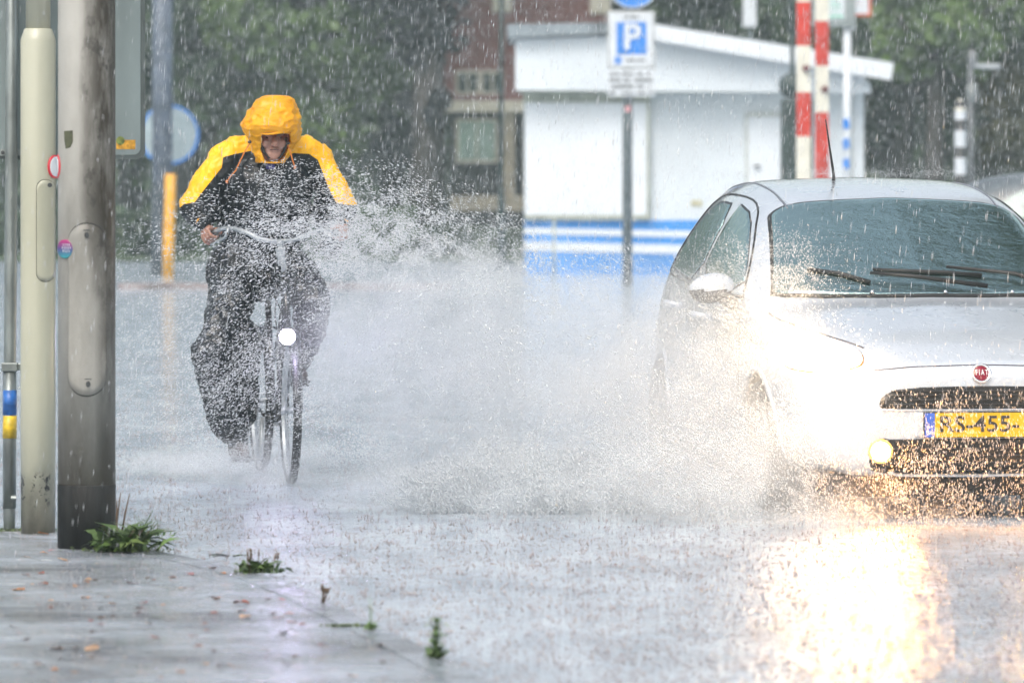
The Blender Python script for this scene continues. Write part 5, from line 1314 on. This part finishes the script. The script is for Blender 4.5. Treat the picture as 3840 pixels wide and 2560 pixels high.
# ---- shoes
M_shoe = mat('shoe_brown', (.07, .045, .035), .5, var=.3)
for an, pd in ((anL, pdl), (anR, pdr)):
    bm = bmesh.new(); f0 = Vector((pd.x, pd.y, pd.z + .045))
    limb(bm, [an + Vector((0, .03, -.01)), an + Vector((0, .02, -.05)), f0 + Vector((0, .07, .0))], [.042, .044, .040]); limb(bm, [f0 + Vector((0, .08, 0)), f0 + Vector((0, -.03, -.002)), f0 + Vector((0, -.095, -.008))], [.038, .040, .032])
    sm = fuse('shoe', bm, .005, 2); sh_ = obj('shoe', sm, M_shoe, person)
    mb = MB(); mb.box((pd.x - .042, pd.y - .12, pd.z + .008), (pd.x + .042, pd.y + .115, pd.z + .024)); mb.build('sole', M_black, sh_, bevel=.01)
# ================================================================== RAIN, SPRAY, MIST
def m_drop(name, alpha=.9, col=(.93, .95, .97), trans=.5):
    b = NB(name); t = b.t
    d = t.nodes.new('ShaderNodeBsdfDiffuse'); d.inputs[0].default_value = (*col, 1)
    tr = t.nodes.new('ShaderNodeBsdfTranslucent'); tr.inputs[0].default_value = (*col, 1)
    g_ = t.nodes.new('ShaderNodeBsdfGlossy'); g_.inputs['Roughness'].default_value = .15; g_.inputs[0].default_value = (1, 1, 1, 1)
    tp = t.nodes.new('ShaderNodeBsdfTransparent')
    m1 = t.nodes.new('ShaderNodeMixShader'); m1.inputs[0].default_value = trans; m2 = t.nodes.new('ShaderNodeMixShader'); m2.inputs[0].default_value = .18
    m3 = t.nodes.new('ShaderNodeMixShader'); m3.inputs[0].default_value = alpha
    L_ = t.links.new; L_(d.outputs[0], m1.inputs[1]); L_(tr.outputs[0], m1.inputs[2]); L_(m1.outputs[0], m2.inputs[1]); L_(g_.outputs[0], m2.inputs[2])
    L_(tp.outputs[0], m3.inputs[1]); L_(m2.outputs[0], m3.inputs[2]); L_(m3.outputs[0], b.out.inputs[0])
    t.nodes.remove(b.b); return b.m
def drops(P, D, L_, r_, flat=None):
    """spindle shaped drops: P centres, D unit directions, L half-lengths, r radii -> mesh (5 verts, 6 tris each)"""
    n = len(P); ref = np.tile(np.array([[.31, .92, .24]]), (n, 1)); u = np.cross(D, ref); u /= np.linalg.norm(u, axis=1)[:, None]; v = np.cross(D, u)
    L_ = L_[:, None]; r_ = r_[:, None]; V = np.empty((n, 5, 3))
    V[:, 0] = P + D * L_; V[:, 4] = P - D * L_
    for k in range(3):
        a = 2*math.pi*k/3; V[:, 1+k] = P + (u*math.cos(a) + v*math.sin(a)) * r_ 
    tri = np.array([[0, 1, 2], [0, 2, 3], [0, 3, 1], [4, 2, 1], [4, 3, 2], [4, 1, 3]])
    Fc = (tri[None] + (np.arange(n) * 5)[:, None, None]).reshape(-1)
    me = bpy.data.meshes.new('drops'); me.vertices.add(n*5); me.vertices.foreach_set('co', V.astype(np.float32).ravel())
    me.loops.add(len(Fc)); me.loops.foreach_set('vertex_index', Fc.astype(np.int32)); m = len(Fc)//3
    me.polygons.add(m); me.polygons.foreach_set('loop_start', np.arange(0, m*3, 3, dtype=np.int32)); me.polygons.foreach_set('use_smooth', np.ones(m, bool)); me.update(calc_edges=True); return me
def unit(a): return a / np.linalg.norm(a, axis=1)[:, None]
M_rain = m_drop('rain_water', .6)
# falling rain: filled box of air wider than the view
n = 80000
Yr = (23 ** 3 + rng.uniform(0, 1, n) * (68 ** 3 - 23 ** 3)) ** (1/3)
Yr[:7000] = rng.uniform(20, 33, 7000)
hw = Yr * .090 * 1.35 + .3
Xr = rng.uniform(-1, 1, n) * hw
Zr = rng.uniform(0, 1, n) * (Yr * .030 + 1.9)
D = unit(np.stack([rng.normal(.07, .035, n), rng.normal(0, .04, n), np.ones(n)], 1))
rs = .0007 + .0015 * rng.uniform(0, 1, n) ** 2; LL = rng.uniform(.008, .030, n)
ra = obj('rain', drops(np.stack([Xr, Yr, Zr], 1), D, LL, rs), M_rain); ra['kind'] = 'stuff'
# splash crowns where the rain strikes the water and the pavement
n = 16000
Ys = rng.uniform(0, 1, n) ** 1.5 * 30 + 16.0; Xs = rng.uniform(-1, 1, n) * (Ys * .095 + .3)
P = []; Dd = []; Ls = []; Rs = []
for k in range(4):
    dx = rng.normal(0, .006, n); dy = rng.normal(0, .006, n)
    h = rng.uniform(.003, .015, n) * np.interp(Ys, [16, 24, 34], [1.0, 1.2, 1.0]) * (rng.uniform(0, 1, n) < (.9, .7, .5, .3)[k]) + .0008
    P.append(np.stack([Xs + dx, Ys + dy, h * .9 + .001], 1)); Dd.append(unit(np.stack([dx * 40, dy * 40, np.ones(n)], 1))); Ls.append(h); Rs.append(rng.uniform(.0010, .0026, n))
P = np.concatenate(P); Dd = np.concatenate(Dd); Ls = np.concatenate(Ls); Rs = np.concatenate(Rs)
nh = 15000; Yh = rng.uniform(0, 1, nh) ** 1.4 * 20 + 16.5; Xh = rng.uniform(-1, 1, nh) * (Yh * .095 + .3)
P = np.concatenate([P, np.stack([Xh, Yh, np.full(nh, .0022)], 1)]); Dd = np.concatenate([Dd, unit(np.stack([np.ones(nh), rng.normal(0, .5, nh), np.zeros(nh)], 1))]); Ls = np.concatenate([Ls, rng.uniform(.004, .015, nh)]); Rs = np.concatenate([Rs, rng.uniform(.001, .0022, nh)])
keep = Ls > .002
sp = obj('rain_splashes', drops(P[keep], Dd[keep], Ls[keep], Rs[keep]), m_drop('splash_water', .65, (.50, .44, .44), .3)); sp['kind'] = 'stuff'
# wheel spray: clouds of drops thrown out to the left of the car, given as blobs in the vertical plane between car and cyclist
M_spray = m_drop('spray_water', .55, (.97, .99, 1), .5)
def blob(n, cx, cy, sx, sy, Y0, Y1, ang, spread, r0, r1, l0, l1, clip=None, rotd=0, clump=True):
    """blob centre/sigma given by where it stands on that plane (as seen along the road), converted to metres here"""
    Yc = (Y0 + Y1) / 2; Y_ = rng.uniform(Y0, Y1, n)
    a = rng.normal(0, 1, n); b_ = rng.normal(0, 1, n); cr, sr = math.cos(R(rotd)), math.sin(R(rotd))
    px = cx + a * sx * cr - b_ * sy * sr; py = cy + a * sx * sr + b_ * sy * cr
    if clip: k_ = clip(px, py); px, py, Y_ = px[k_], py[k_], Y_[k_]
    if clump:
        nz_ = np.array([mnoise.fractal(Vector((x_ / 150 + y_ / 420, y_ / 95 - x_ / 400, 3.3)), .6, 2.1, 4) for x_, y_ in zip(px, py)]); k_ = rng.uniform(0, 1, len(px)) < np.clip(.62 + nz_ * 1.2, .28, 1); px, py, Y_ = px[k_], py[k_], Y_[k_]
    n = len(px); X_ = (px - 1920) / F * Yc; Z_ = CH + (HY - py) / F * Yc
    k_ = Z_ > .004; X_, Y_, Z_, px, py = X_[k_], Y_[k_], Z_[k_], px[k_], py[k_]; n = len(X_)
    an = np.radians(ang(px, py) + rng.normal(0, spread, n)); Dx = np.stack([np.cos(an), rng.normal(0, .12, n), np.sin(an)], 1)
    return np.stack([X_, Y_, Z_], 1), unit(Dx), rng.uniform(l0, l1, n) * rng.uniform(.5, 1, n), (r0 + (r1 - r0) * rng.uniform(0, 1, n) ** 2.2)
def ang(px, py):
    """direction of flight in degrees from the road plane: flat and dropping by the cyclist, climbing near the car"""
    a1 = np.clip((py - 700) / 500, 0, 1) * 28
    w_ = np.clip((px - 1200) / 900, 0, 1)
    a2 = -48 + 0 * px
    w3 = np.clip((px - 2600) / 500, 0, 1)
    return (a1 * (1 - w_) + a2 * w_) * (1 - w3) + 100 * w3
def upper(px, py):   # ragged upper limit of the sheet
    lim = np.interp(px, [300, 700, 1000, 1250, 1500, 1800, 2100, 2500, 2900, 3300], [900, 700, 560, 520, 560, 680, 850, 900, 800, 900])
    return (py > lim + rng.exponential(90, len(px))) 
def floor_(px, py): return upper(px, py) & (py < np.interp(px, [300, 1000, 1700, 2500, 3300, 3840], [1700, 1800, 1930, 1990, 2040, 2050]) + rng.normal(0, 14, len(px)))
B = []
add = lambda *a, **k: B.append(blob(*a, **k))
add(1500, 1050, 760, 230, 120, 26.2, 27.2, ang, 9, .0016, .0040, .007, .015, floor_)            # sparse, large, across the chest
add(9000, 1350, 840, 330, 130, 26.2, 27.2, ang, 9, .0012, .0036, .005, .012, floor_)
add(7000, 1000, 1180, 300, 260, 26.0, 27.0, ang, 9, .0010, .0034, .005, .011, floor_)           # over the legs
add(13000, 960, 1450, 230, 210, 26.0, 27.0, ang, 12, .0010, .0032, .004, .010, floor_)
add(22000, 1400, 900, 260, 120, 25.9, 27.0, ang, 12, .0010, .0028, .003, .008, floor_, rotd=14)
add(34000, 1750, 1000, 420, 120, 25.8, 27.0, ang, 14, .0008, .0026, .003, .007, floor_, rotd=8)
add(120000, 1780, 1250, 520, 280, 25.6, 26.9, ang, 20, .0007, .0024, .002, .006, floor_)        # dense body of the sheet
add(26000, 2500, 1450, 320, 260, 25.2, 26.2, ang, 25, .0007, .0024, .002, .006, floor_)
add(20000, 2780, 1150, 130, 170, 24.6, 25.6, ang, 30, .0007, .0024, .002, .005, floor_)         # against the wing and mirror
add(8000, 2950, 1050, 130, 110, 24.5, 25.2, ang, 30, .0007, .0024, .002, .005, floor_)
add(36000, 2820, 1700, 290, 170, 24.0, 25.0, lambda x, y: 95 + 0*x, 14, .0008, .0027, .003, .009, floor_)  # below the lamps
add(9000, 3300, 1900, 320, 80, 23.9, 24.6, lambda x, y: 92 + 0*x, 12, .0008, .0026, .003, .009, floor_)
add(4500, 3550, 1700, 260, 160, 23.7, 24.5, lambda x, y: 90 + 0*x, 5, .0009, .0022, .006, .016, floor_)
add(34000, 1950, 1700, 330, 120, 25.2, 26.4, lambda x, y: 110 + 0*x, 40, .0008, .0030, .003, .009, floor_)  # broken base
add(30000, 2250, 1780, 330, 90, 24.6, 25.6, lambda x, y: 105 + 0*x, 35, .0009, .0034, .003, .009, floor_)
add(9000, 2300, 1900, 420, 40, 24.4, 25.6, lambda x, y: 100 + 0*x, 30, .0008, .0024, .002, .006, floor_)
add(14000, 960, 1750, 200, 50, 27.0, 28.2, lambda x, y: 120 + 0*x, 40, .0008, .0026, .002, .007, floor_)     # round the bicycle wheel
add(9000, 640, 1735, 110, 28, 27.6, 28.4, lambda x, y: 10 + 0*x, 30, .0009, .0026, .003, .007)
add(1400, 1150, 900, 300, 170, 26.1, 27.0, ang, 12, .0028, .0058, .006, .014, floor_)
add(2200, 1900, 1250, 500, 330, 25.2, 26.2, ang, 25, .0028, .0062, .005, .014, floor_)
add(1200, 2750, 1600, 260, 250, 24.3, 25.2, lambda x, y: 100 + 0*x, 30, .0025, .0050, .004, .012, floor_)
add(1200, 500, 1000, 90, 160, 26.4, 27.4, ang, 10, .0008, .0024, .004, .010, floor_)
add(5000, 3200, 650, 380, 14, 26.4, 27.6, lambda x, y: 90 + 0*x, 35, .0006, .0016, .002, .004)              # rain bursting on the car roof
cat_ = [np.concatenate([b_[i] for b_ in B]) for i in range(4)]
spr = obj('wheel_spray', drops(*cat_), M_spray); spr['kind'] = 'stuff'
print('SPRAY', len(cat_[0]))
# fine mist inside the spray, a real volume
def mist(name, lo, hi, centres, dens, nscale, col=(.93, .96, 1.0), step=.0):
    mb = MB(); mb.box(lo, hi); b = NB(name); t = b.t; t.nodes.remove(b.b)
    tc = b.n('ShaderNodeTexCoord'); tot = None
    for (c0, rad, wt) in centres:
        mp = b.n('ShaderNodeMapping'); mp.vector_type = 'TEXTURE'; mp.inputs['Location'].default_value = c0; mp.inputs['Scale'].default_value = rad
        b.l(tc.outputs['Object'], mp.inputs[0]); gr_ = b.n('ShaderNodeTexGradient', gradient_type='QUADRATIC_SPHERE'); b.l(mp.outputs[0], gr_.inputs[0])
        x_ = b.math('MULTIPLY', gr_.outputs['Fac'], wt); tot = x_ if tot is None else b.math('ADD', tot, x_)
    nz = b.noise(b.coords('Object', (1, 1, 1)), nscale, 3, .6); nz = b.ramp(nz, [(.38, (.08,) * 3), (.62, (1.25,) * 3)])
    d = b.math('MULTIPLY', b.math('MULTIPLY', tot, nz), dens)
    pvn = b.n('ShaderNodeVolumePrincipled'); pvn.inputs['Color'].default_value = (*col, 1); b.l(d, pvn.inputs['Density']); pvn.inputs['Anisotropy'].default_value = .25
    b.l(pvn.outputs[0], b.out.inputs['Volume'])
    o = mb.build(name, b.m); o['kind'] = 'stuff'; return o
def wpt(px, py, Y): return tuple(W(px, py, Y))
mist('spray_mist', (-2.3, 23.9, .003), (1.95, 28.4, 1.45), [
    (wpt(1850, 1330, 26.2), (1.15, .8, .70), 1.3), (wpt(2650, 1750, 24.85), (.75, .6, .46), 1.7), (wpt(980, 1740, 27.5), (.55, .5, .22), 1.5), (wpt(620, 1730, 27.8), (.4, .4, .12), 1.2), (wpt(2450, 1480, 25.4), (.95, .8, .75), 1.8), (wpt(1450, 1280, 26.6), (.7, .6, .6), .5),
    (wpt(2850, 1500, 25.0), (.6, .6, .7), .5), (wpt(2100, 1850, 25.4), (1.8, 1.0, .28), 1.3), (wpt(3000, 1950, 24.8), (1.1, .6, .26), 1.3)], 2.9, 3.2, (.99, .995, 1))
# flecks of leaf litter drifting on the flooded road
n = 900; Yl = rng.uniform(17.5, 24.5, n); Xl = rng.uniform(-1.5, 2.4, n)
fl = drops(np.stack([Xl, Yl, np.full(n, .004)], 1), unit(np.stack([rng.normal(0, 1, n), rng.normal(0, 1, n), rng.normal(0, .1, n)], 1)), rng.uniform(.004, .012, n), rng.uniform(.001, .003, n))
fo_ = obj('floating_leaf_litter', fl, mat('litter_brown', (.16, .075, .06), .5, var=.4, vscale=30)); fo_['kind'] = 'stuff'
# torn low sheets of water where the tyre cuts the puddle: clusters of thrown fingers
P = []; Dd = []; Ls = []; Rs = []
for k in range(480):
    px = rng.uniform(1500, 2620); Y_ = rng.uniform(25.2, 26.2); hgt = rng.uniform(.04, .42) * np.interp(px, [1500, 1900, 2400, 2620], [.5, 1, 1, .6]); an = math.radians(rng.normal(118, 20))
    x0 = (px - 1920) / F * Y_; m = int(40 + hgt * 260); t_ = rng.uniform(0, 1, m); sp_ = .010 + t_ * .030
    P.append(np.stack([x0 + math.cos(an) * hgt * t_ + rng.normal(0, 1, m) * sp_, Y_ + rng.normal(0, 1, m) * sp_, np.abs(.01 + math.sin(an) * hgt * t_ * (1 - .35 * t_) + rng.normal(0, 1, m) * sp_ * .5)], 1))
    da = an + rng.normal(0, .3, m); Dd.append(np.stack([np.cos(da), rng.normal(0, .1, m), np.sin(da)], 1)); Ls.append(rng.uniform(.004, .020, m)); Rs.append(rng.uniform(.0012, .0055, m))
tw = obj('thrown_water', drops(np.concatenate(P), unit(np.concatenate(Dd)), np.concatenate(Ls), np.concatenate(Rs)), m_drop('thrown_water', .72, (.80, .83, .86), .4)); tw['kind'] = 'stuff'
# ---- rainy air: one closed box of even, thin haze
mb = MB(); mb.box((-75, -12, -1.3), (75, 135, 16)); b = NB('haze_air'); b.t.nodes.remove(b.b)
pvn = b.n('ShaderNodeVolumePrincipled'); pvn.inputs['Color'].default_value = (.78, .93, .92, 1); pvn.inputs['Density'].default_value = .0011
b.l(pvn.outputs[0], b.out.inputs['Volume']); hz = mb.build('haze', b.m); hz['kind'] = 'stuff'
# ================================================================== WEEDS AND LEAVES
def leafblade(L_, w_, bend, m, tip=.0, n=6, lobes=0.):
    """a single leaf in +x with a curve; returns verts, faces"""
    V = []; Fc = []
    for i in range(n + 1):
        t_ = i / n; hw = w_ * math.sin(math.pi * min(1, t_ * .92 + .06)) * (1 + lobes * (1 if i % 2 else -1)); z = bend * math.sin(t_ * math.pi * .75) - tip * t_ * t_
        V += [(L_ * t_, -hw, z + hw * .25), (L_ * t_, 0, z), (L_ * t_, hw, z + hw * .25)]
    for i in range(n):
        a = i * 3; Fc += [(a, a+1, a+4, a+3), (a+1, a+2, a+5, a+4)]
    return V, Fc
M_weed = leafmat('weed_green', (.03, .06, .015), (.075, .13, .03), (.18, .22, .05))
M_weed2 = leafmat('weed_pale', (.06, .10, .03), (.13, .22, .06), (.24, .32, .10))
M_stalk = mat('dead_stalk', (.12, .075, .045), .7, var=.3)
M_moss = leafmat('moss', (.04, .06, .02), (.09, .13, .04), (.16, .2, .06))
def weed(name, px, py, label, spec, seed, z=PZ):
    o0 = G(px, py, z); t = empty(name, o0, label, 'weed'); g = random.Random(seed)
    for kind, n, L0, L1_, w_, el0, el1, m, rx, nm in spec:
        mb = MB()
        for k in range(n):
            a = g.uniform(0, 6.283); el = R(g.uniform(el0, el1)); L_ = g.uniform(L0, L1_)
            base = Vector((g.gauss(0, rx), g.gauss(0, rx * .4), 0.002))
            if kind == 'leaf':
                V_, F_ = leafblade(L_, w_ * g.uniform(.7, 1.3), L_ * .22, None, L_ * .35, 7, .28)
                Mx = Matrix.Translation(base) @ Matrix.Rotation(a, 4, 'Z') @ Matrix.Rotation(-el, 4, 'Y') @ Matrix.Rotation(g.uniform(-.6, .6), 4, 'X')
                mb.add([Mx @ Vector(v) for v in V_], F_)
            else:
                tip = base + Vector((math.cos(a) * math.cos(el), math.sin(a) * math.cos(el), math.sin(el))) * L_
                mid = base.lerp(tip, .5) + Vector((0, 0, L_ * .05)); mb.tube([base, mid, tip], [w_, w_ * .8, w_ * (1.3 if kind == 'seed' else .4)], 6)
                if kind == 'seed': mb.tube([mid.lerp(tip, .4), tip], [w_ * 1.8, w_ * 1.4], 6)
        mb.build(nm, m, t, smooth=True)
    return t
weed('weed_clump', 470, 2068, 'big clump of toothed weed leaves at the foot of the concrete pole', [
    ('leaf', 110, .07, .17, .016, 5, 60, M_weed, .045, 'foliage'), ('leaf', 50, .04, .11, .012, 10, 70, M_weed2, .055, 'pale_foliage'),
    ('stalk', 12, .06, .13, .0025, 40, 80, M_stalk, .03, 'stalks'), ('leaf', 160, .012, .03, .005, 10, 60, M_moss, .085, 'moss')], 1)
weed('grass_tuft', 545, 2010, 'feathery green tuft just behind the big weed clump', [('stalk', 40, .06, .15, .0014, 10, 60, M_weed, .02, 'blades'), ('leaf', 60, .015, .035, .006, 10, 60, M_weed2, .05, 'foliage')], 2, .02)
weed('dead_stalks', 455, 2010, 'two reddish bare stalks standing beside the concrete pole', [('stalk', 3, .12, .19, .005, 78, 88, M_stalk, .018, 'stalks')], 3)
weed('weed_tuft', 970, 2150, 'flat green tuft with upright brown seed spikes on the kerb', [
    ('leaf', 60, .03, .085, .012, 5, 55, M_weed, .035, 'foliage'), ('seed', 9, .05, .10, .0022, 55, 88, M_stalk, .04, 'seed_spikes')], 4)
weed('dead_leaf_pair', 1205, 2262, 'pair of upright brown withered leaves on the kerb edge', [('seed', 3, .045, .07, .004, 68, 86, M_stalk, .006, 'stalks')], 5)
weed('seedling', 1393, 2365, 'slender pale green seedling growing from the kerb joint', [('stalk', 2, .09, .125, .0018, 82, 89, M_weed2, .003, 'stalk'), ('leaf', 14, .025, .05, .007, 5, 60, M_weed2, .006, 'foliage')], 6)
weed('moss_patch', 1290, 2350, 'flat mossy patch on the kerb beside the pale seedling', [('leaf', 120, .008, .022, .005, 5, 40, M_moss, .035, 'moss')], 7)
t = weed('bushy_weed', 1635, 2470, 'bushy upright green weed nearest the camera on the kerb', [('leaf', 26, .03, .055, .010, 20, 75, M_weed, .012, 'foliage'), ('stalk', 3, .08, .12, .003, 80, 89, M_weed, .005, 'stalk')], 8)
g = random.Random(9); mb = MB()
for k in range(70):
    z = g.uniform(.01, .12); a = g.uniform(0, 6.28); V_, F_ = leafblade(g.uniform(.018, .036), .007, .006, None, .012, 5)
    Mx = Matrix.Translation((g.gauss(0, .006), g.gauss(0, .006), z)) @ Matrix.Rotation(a, 4, 'Z') @ Matrix.Rotation(-R(g.uniform(-10, 60)), 4, 'Y'); mb.add([Mx @ Vector(v) for v in V_], F_)
mb.build('upper_foliage', M_weed2, t, smooth=True)
weed('moss_strip', 70, 1990, 'strip of green moss along the kerb behind the thin post', [('leaf', 420, .008, .02, .004, 5, 50, M_moss, .10, 'moss')], 10)
weed('twig_patch', 870, 2085, 'thin dark twig with bits of moss on the kerb', [('stalk', 3, .05, .09, .004, 0, 3, M_dark, .01, 'twigs'), ('leaf', 24, .006, .014, .003, 5, 50, M_moss, .05, 'moss')], 11)
# fallen leaves, each its own thing
LC = {'reddish brown': (.26, .07, .04), 'pale tan': (.42, .26, .15), 'orange': (.50, .20, .05), 'dark brown': (.07, .035, .025), 'dusky pink': (.30, .10, .10)}
LMt = {k: mat('dry_leaf_' + k.replace(' ', '_'), v, .35, var=.3, vscale=40) for k, v in LC.items()}
spots = [(905, 2268, 'reddish brown', 70, 'largest reddish brown fallen leaf, alone on the open paving left of the kerb'), (812, 2248, 'orange', 40, 'curled orange leaf just left of the largest reddish brown leaf'),
 (495, 2188, 'dusky pink', 42, 'dusky pink leaf on the paving in front of the big weed clump'), (70, 2212, 'orange', 60, 'flat orange leaf at the left edge of the frame below the poles'), (155, 2150, 'reddish brown', 36, 'reddish brown leaf just below the foot of the cream pole'),
 (165, 2005, 'orange', 50, 'orange leaf lying against the foot of the cream pole'), (835, 2152, 'orange', 30, 'small orange leaf left of the tuft with seed spikes'), (920, 2318, 'pale tan', 60, 'long pale tan leaf below the largest reddish brown leaf'),
 (345, 2437, 'pale tan', 78, 'pale tan leaf beside a dark one near the bottom left'), (210, 2434, 'dark brown', 60, 'dark brown folded leaf near the bottom left'), (540, 2260, 'dusky pink', 36, 'small dusky pink leaf midway on the paving'),
 (240, 2102, 'pale tan', 46, 'pale tan strip of leaf below the concrete pole'), (165, 2075, 'orange', 30, 'small orange leaf left of the concrete pole foot'), (690, 2050, 'reddish brown', 46, 'reddish leaf at the right end of the big weed clump')]
for k in range(130): 
    spots.append((random.uniform(10, 1500), random.uniform(2060, 2555), random.choice(list(LC)), random.uniform(16, 44), None))
protos = []
def leafmesh(seed):
    g = random.Random(seed); n = 9; V = []; Fc = []
    for i in range(n + 1):
        t_ = i / n; hw = .34 * math.sin(math.pi * (t_ * .93 + .04)) * (1 + .22 * (1 if i % 2 else -1) * g.uniform(.4, 1)); z = .16 * math.sin(t_ * 3.1 + seed) * g.uniform(.5, 1) + .10
        V += [(t_ - .5, -hw, z + .10 * g.uniform(.2, 1)), (t_ - .5, 0, z * .7), (t_ - .5, hw, z + .10 * g.uniform(0, 1))]
    for i in range(n): a = i*3; Fc += [(a, a+1, a+4, a+3), (a+1, a+2, a+5, a+4)]
    return V, Fc
def inpave(p):
    """is the ground point on the slab (left of the kerb)?"""
    for a, b_ in zip(edge, edge[1:]):
        if min(a.y, b_.y) <= p.y <= max(a.y, b_.y):
            t_ = (p.y - a.y) / (b_.y - a.y + 1e-9); return p.x < a.x + (b_.x - a.x) * t_ - .02
    return p.y < edge[0].y
for i, (px, py, c_, sz, lab) in enumerate(spots):
    p = G(px, py, PZ)
    if not inpave(p): continue
    V_, F_ = leafmesh(i); s_ = sz / F * p.y
    me = meshdata('fallen_leaf', [(x * s_, y * s_ * 1.1, max(.001, z * s_ * .8)) for x, y, z in V_], F_, True)
    o = obj('fallen_leaf', me, LMt[c_]); o.location = (p.x, p.y, PZ + .001); o.rotation_euler = (0, 0, random.uniform(0, 6.28))
    o['category'] = 'leaf'; o['group'] = 'fallen leaves on the wet paving'; o['label'] = lab or 'tiny %s leaf scrap, one of many scattered on the wet paving' % c_
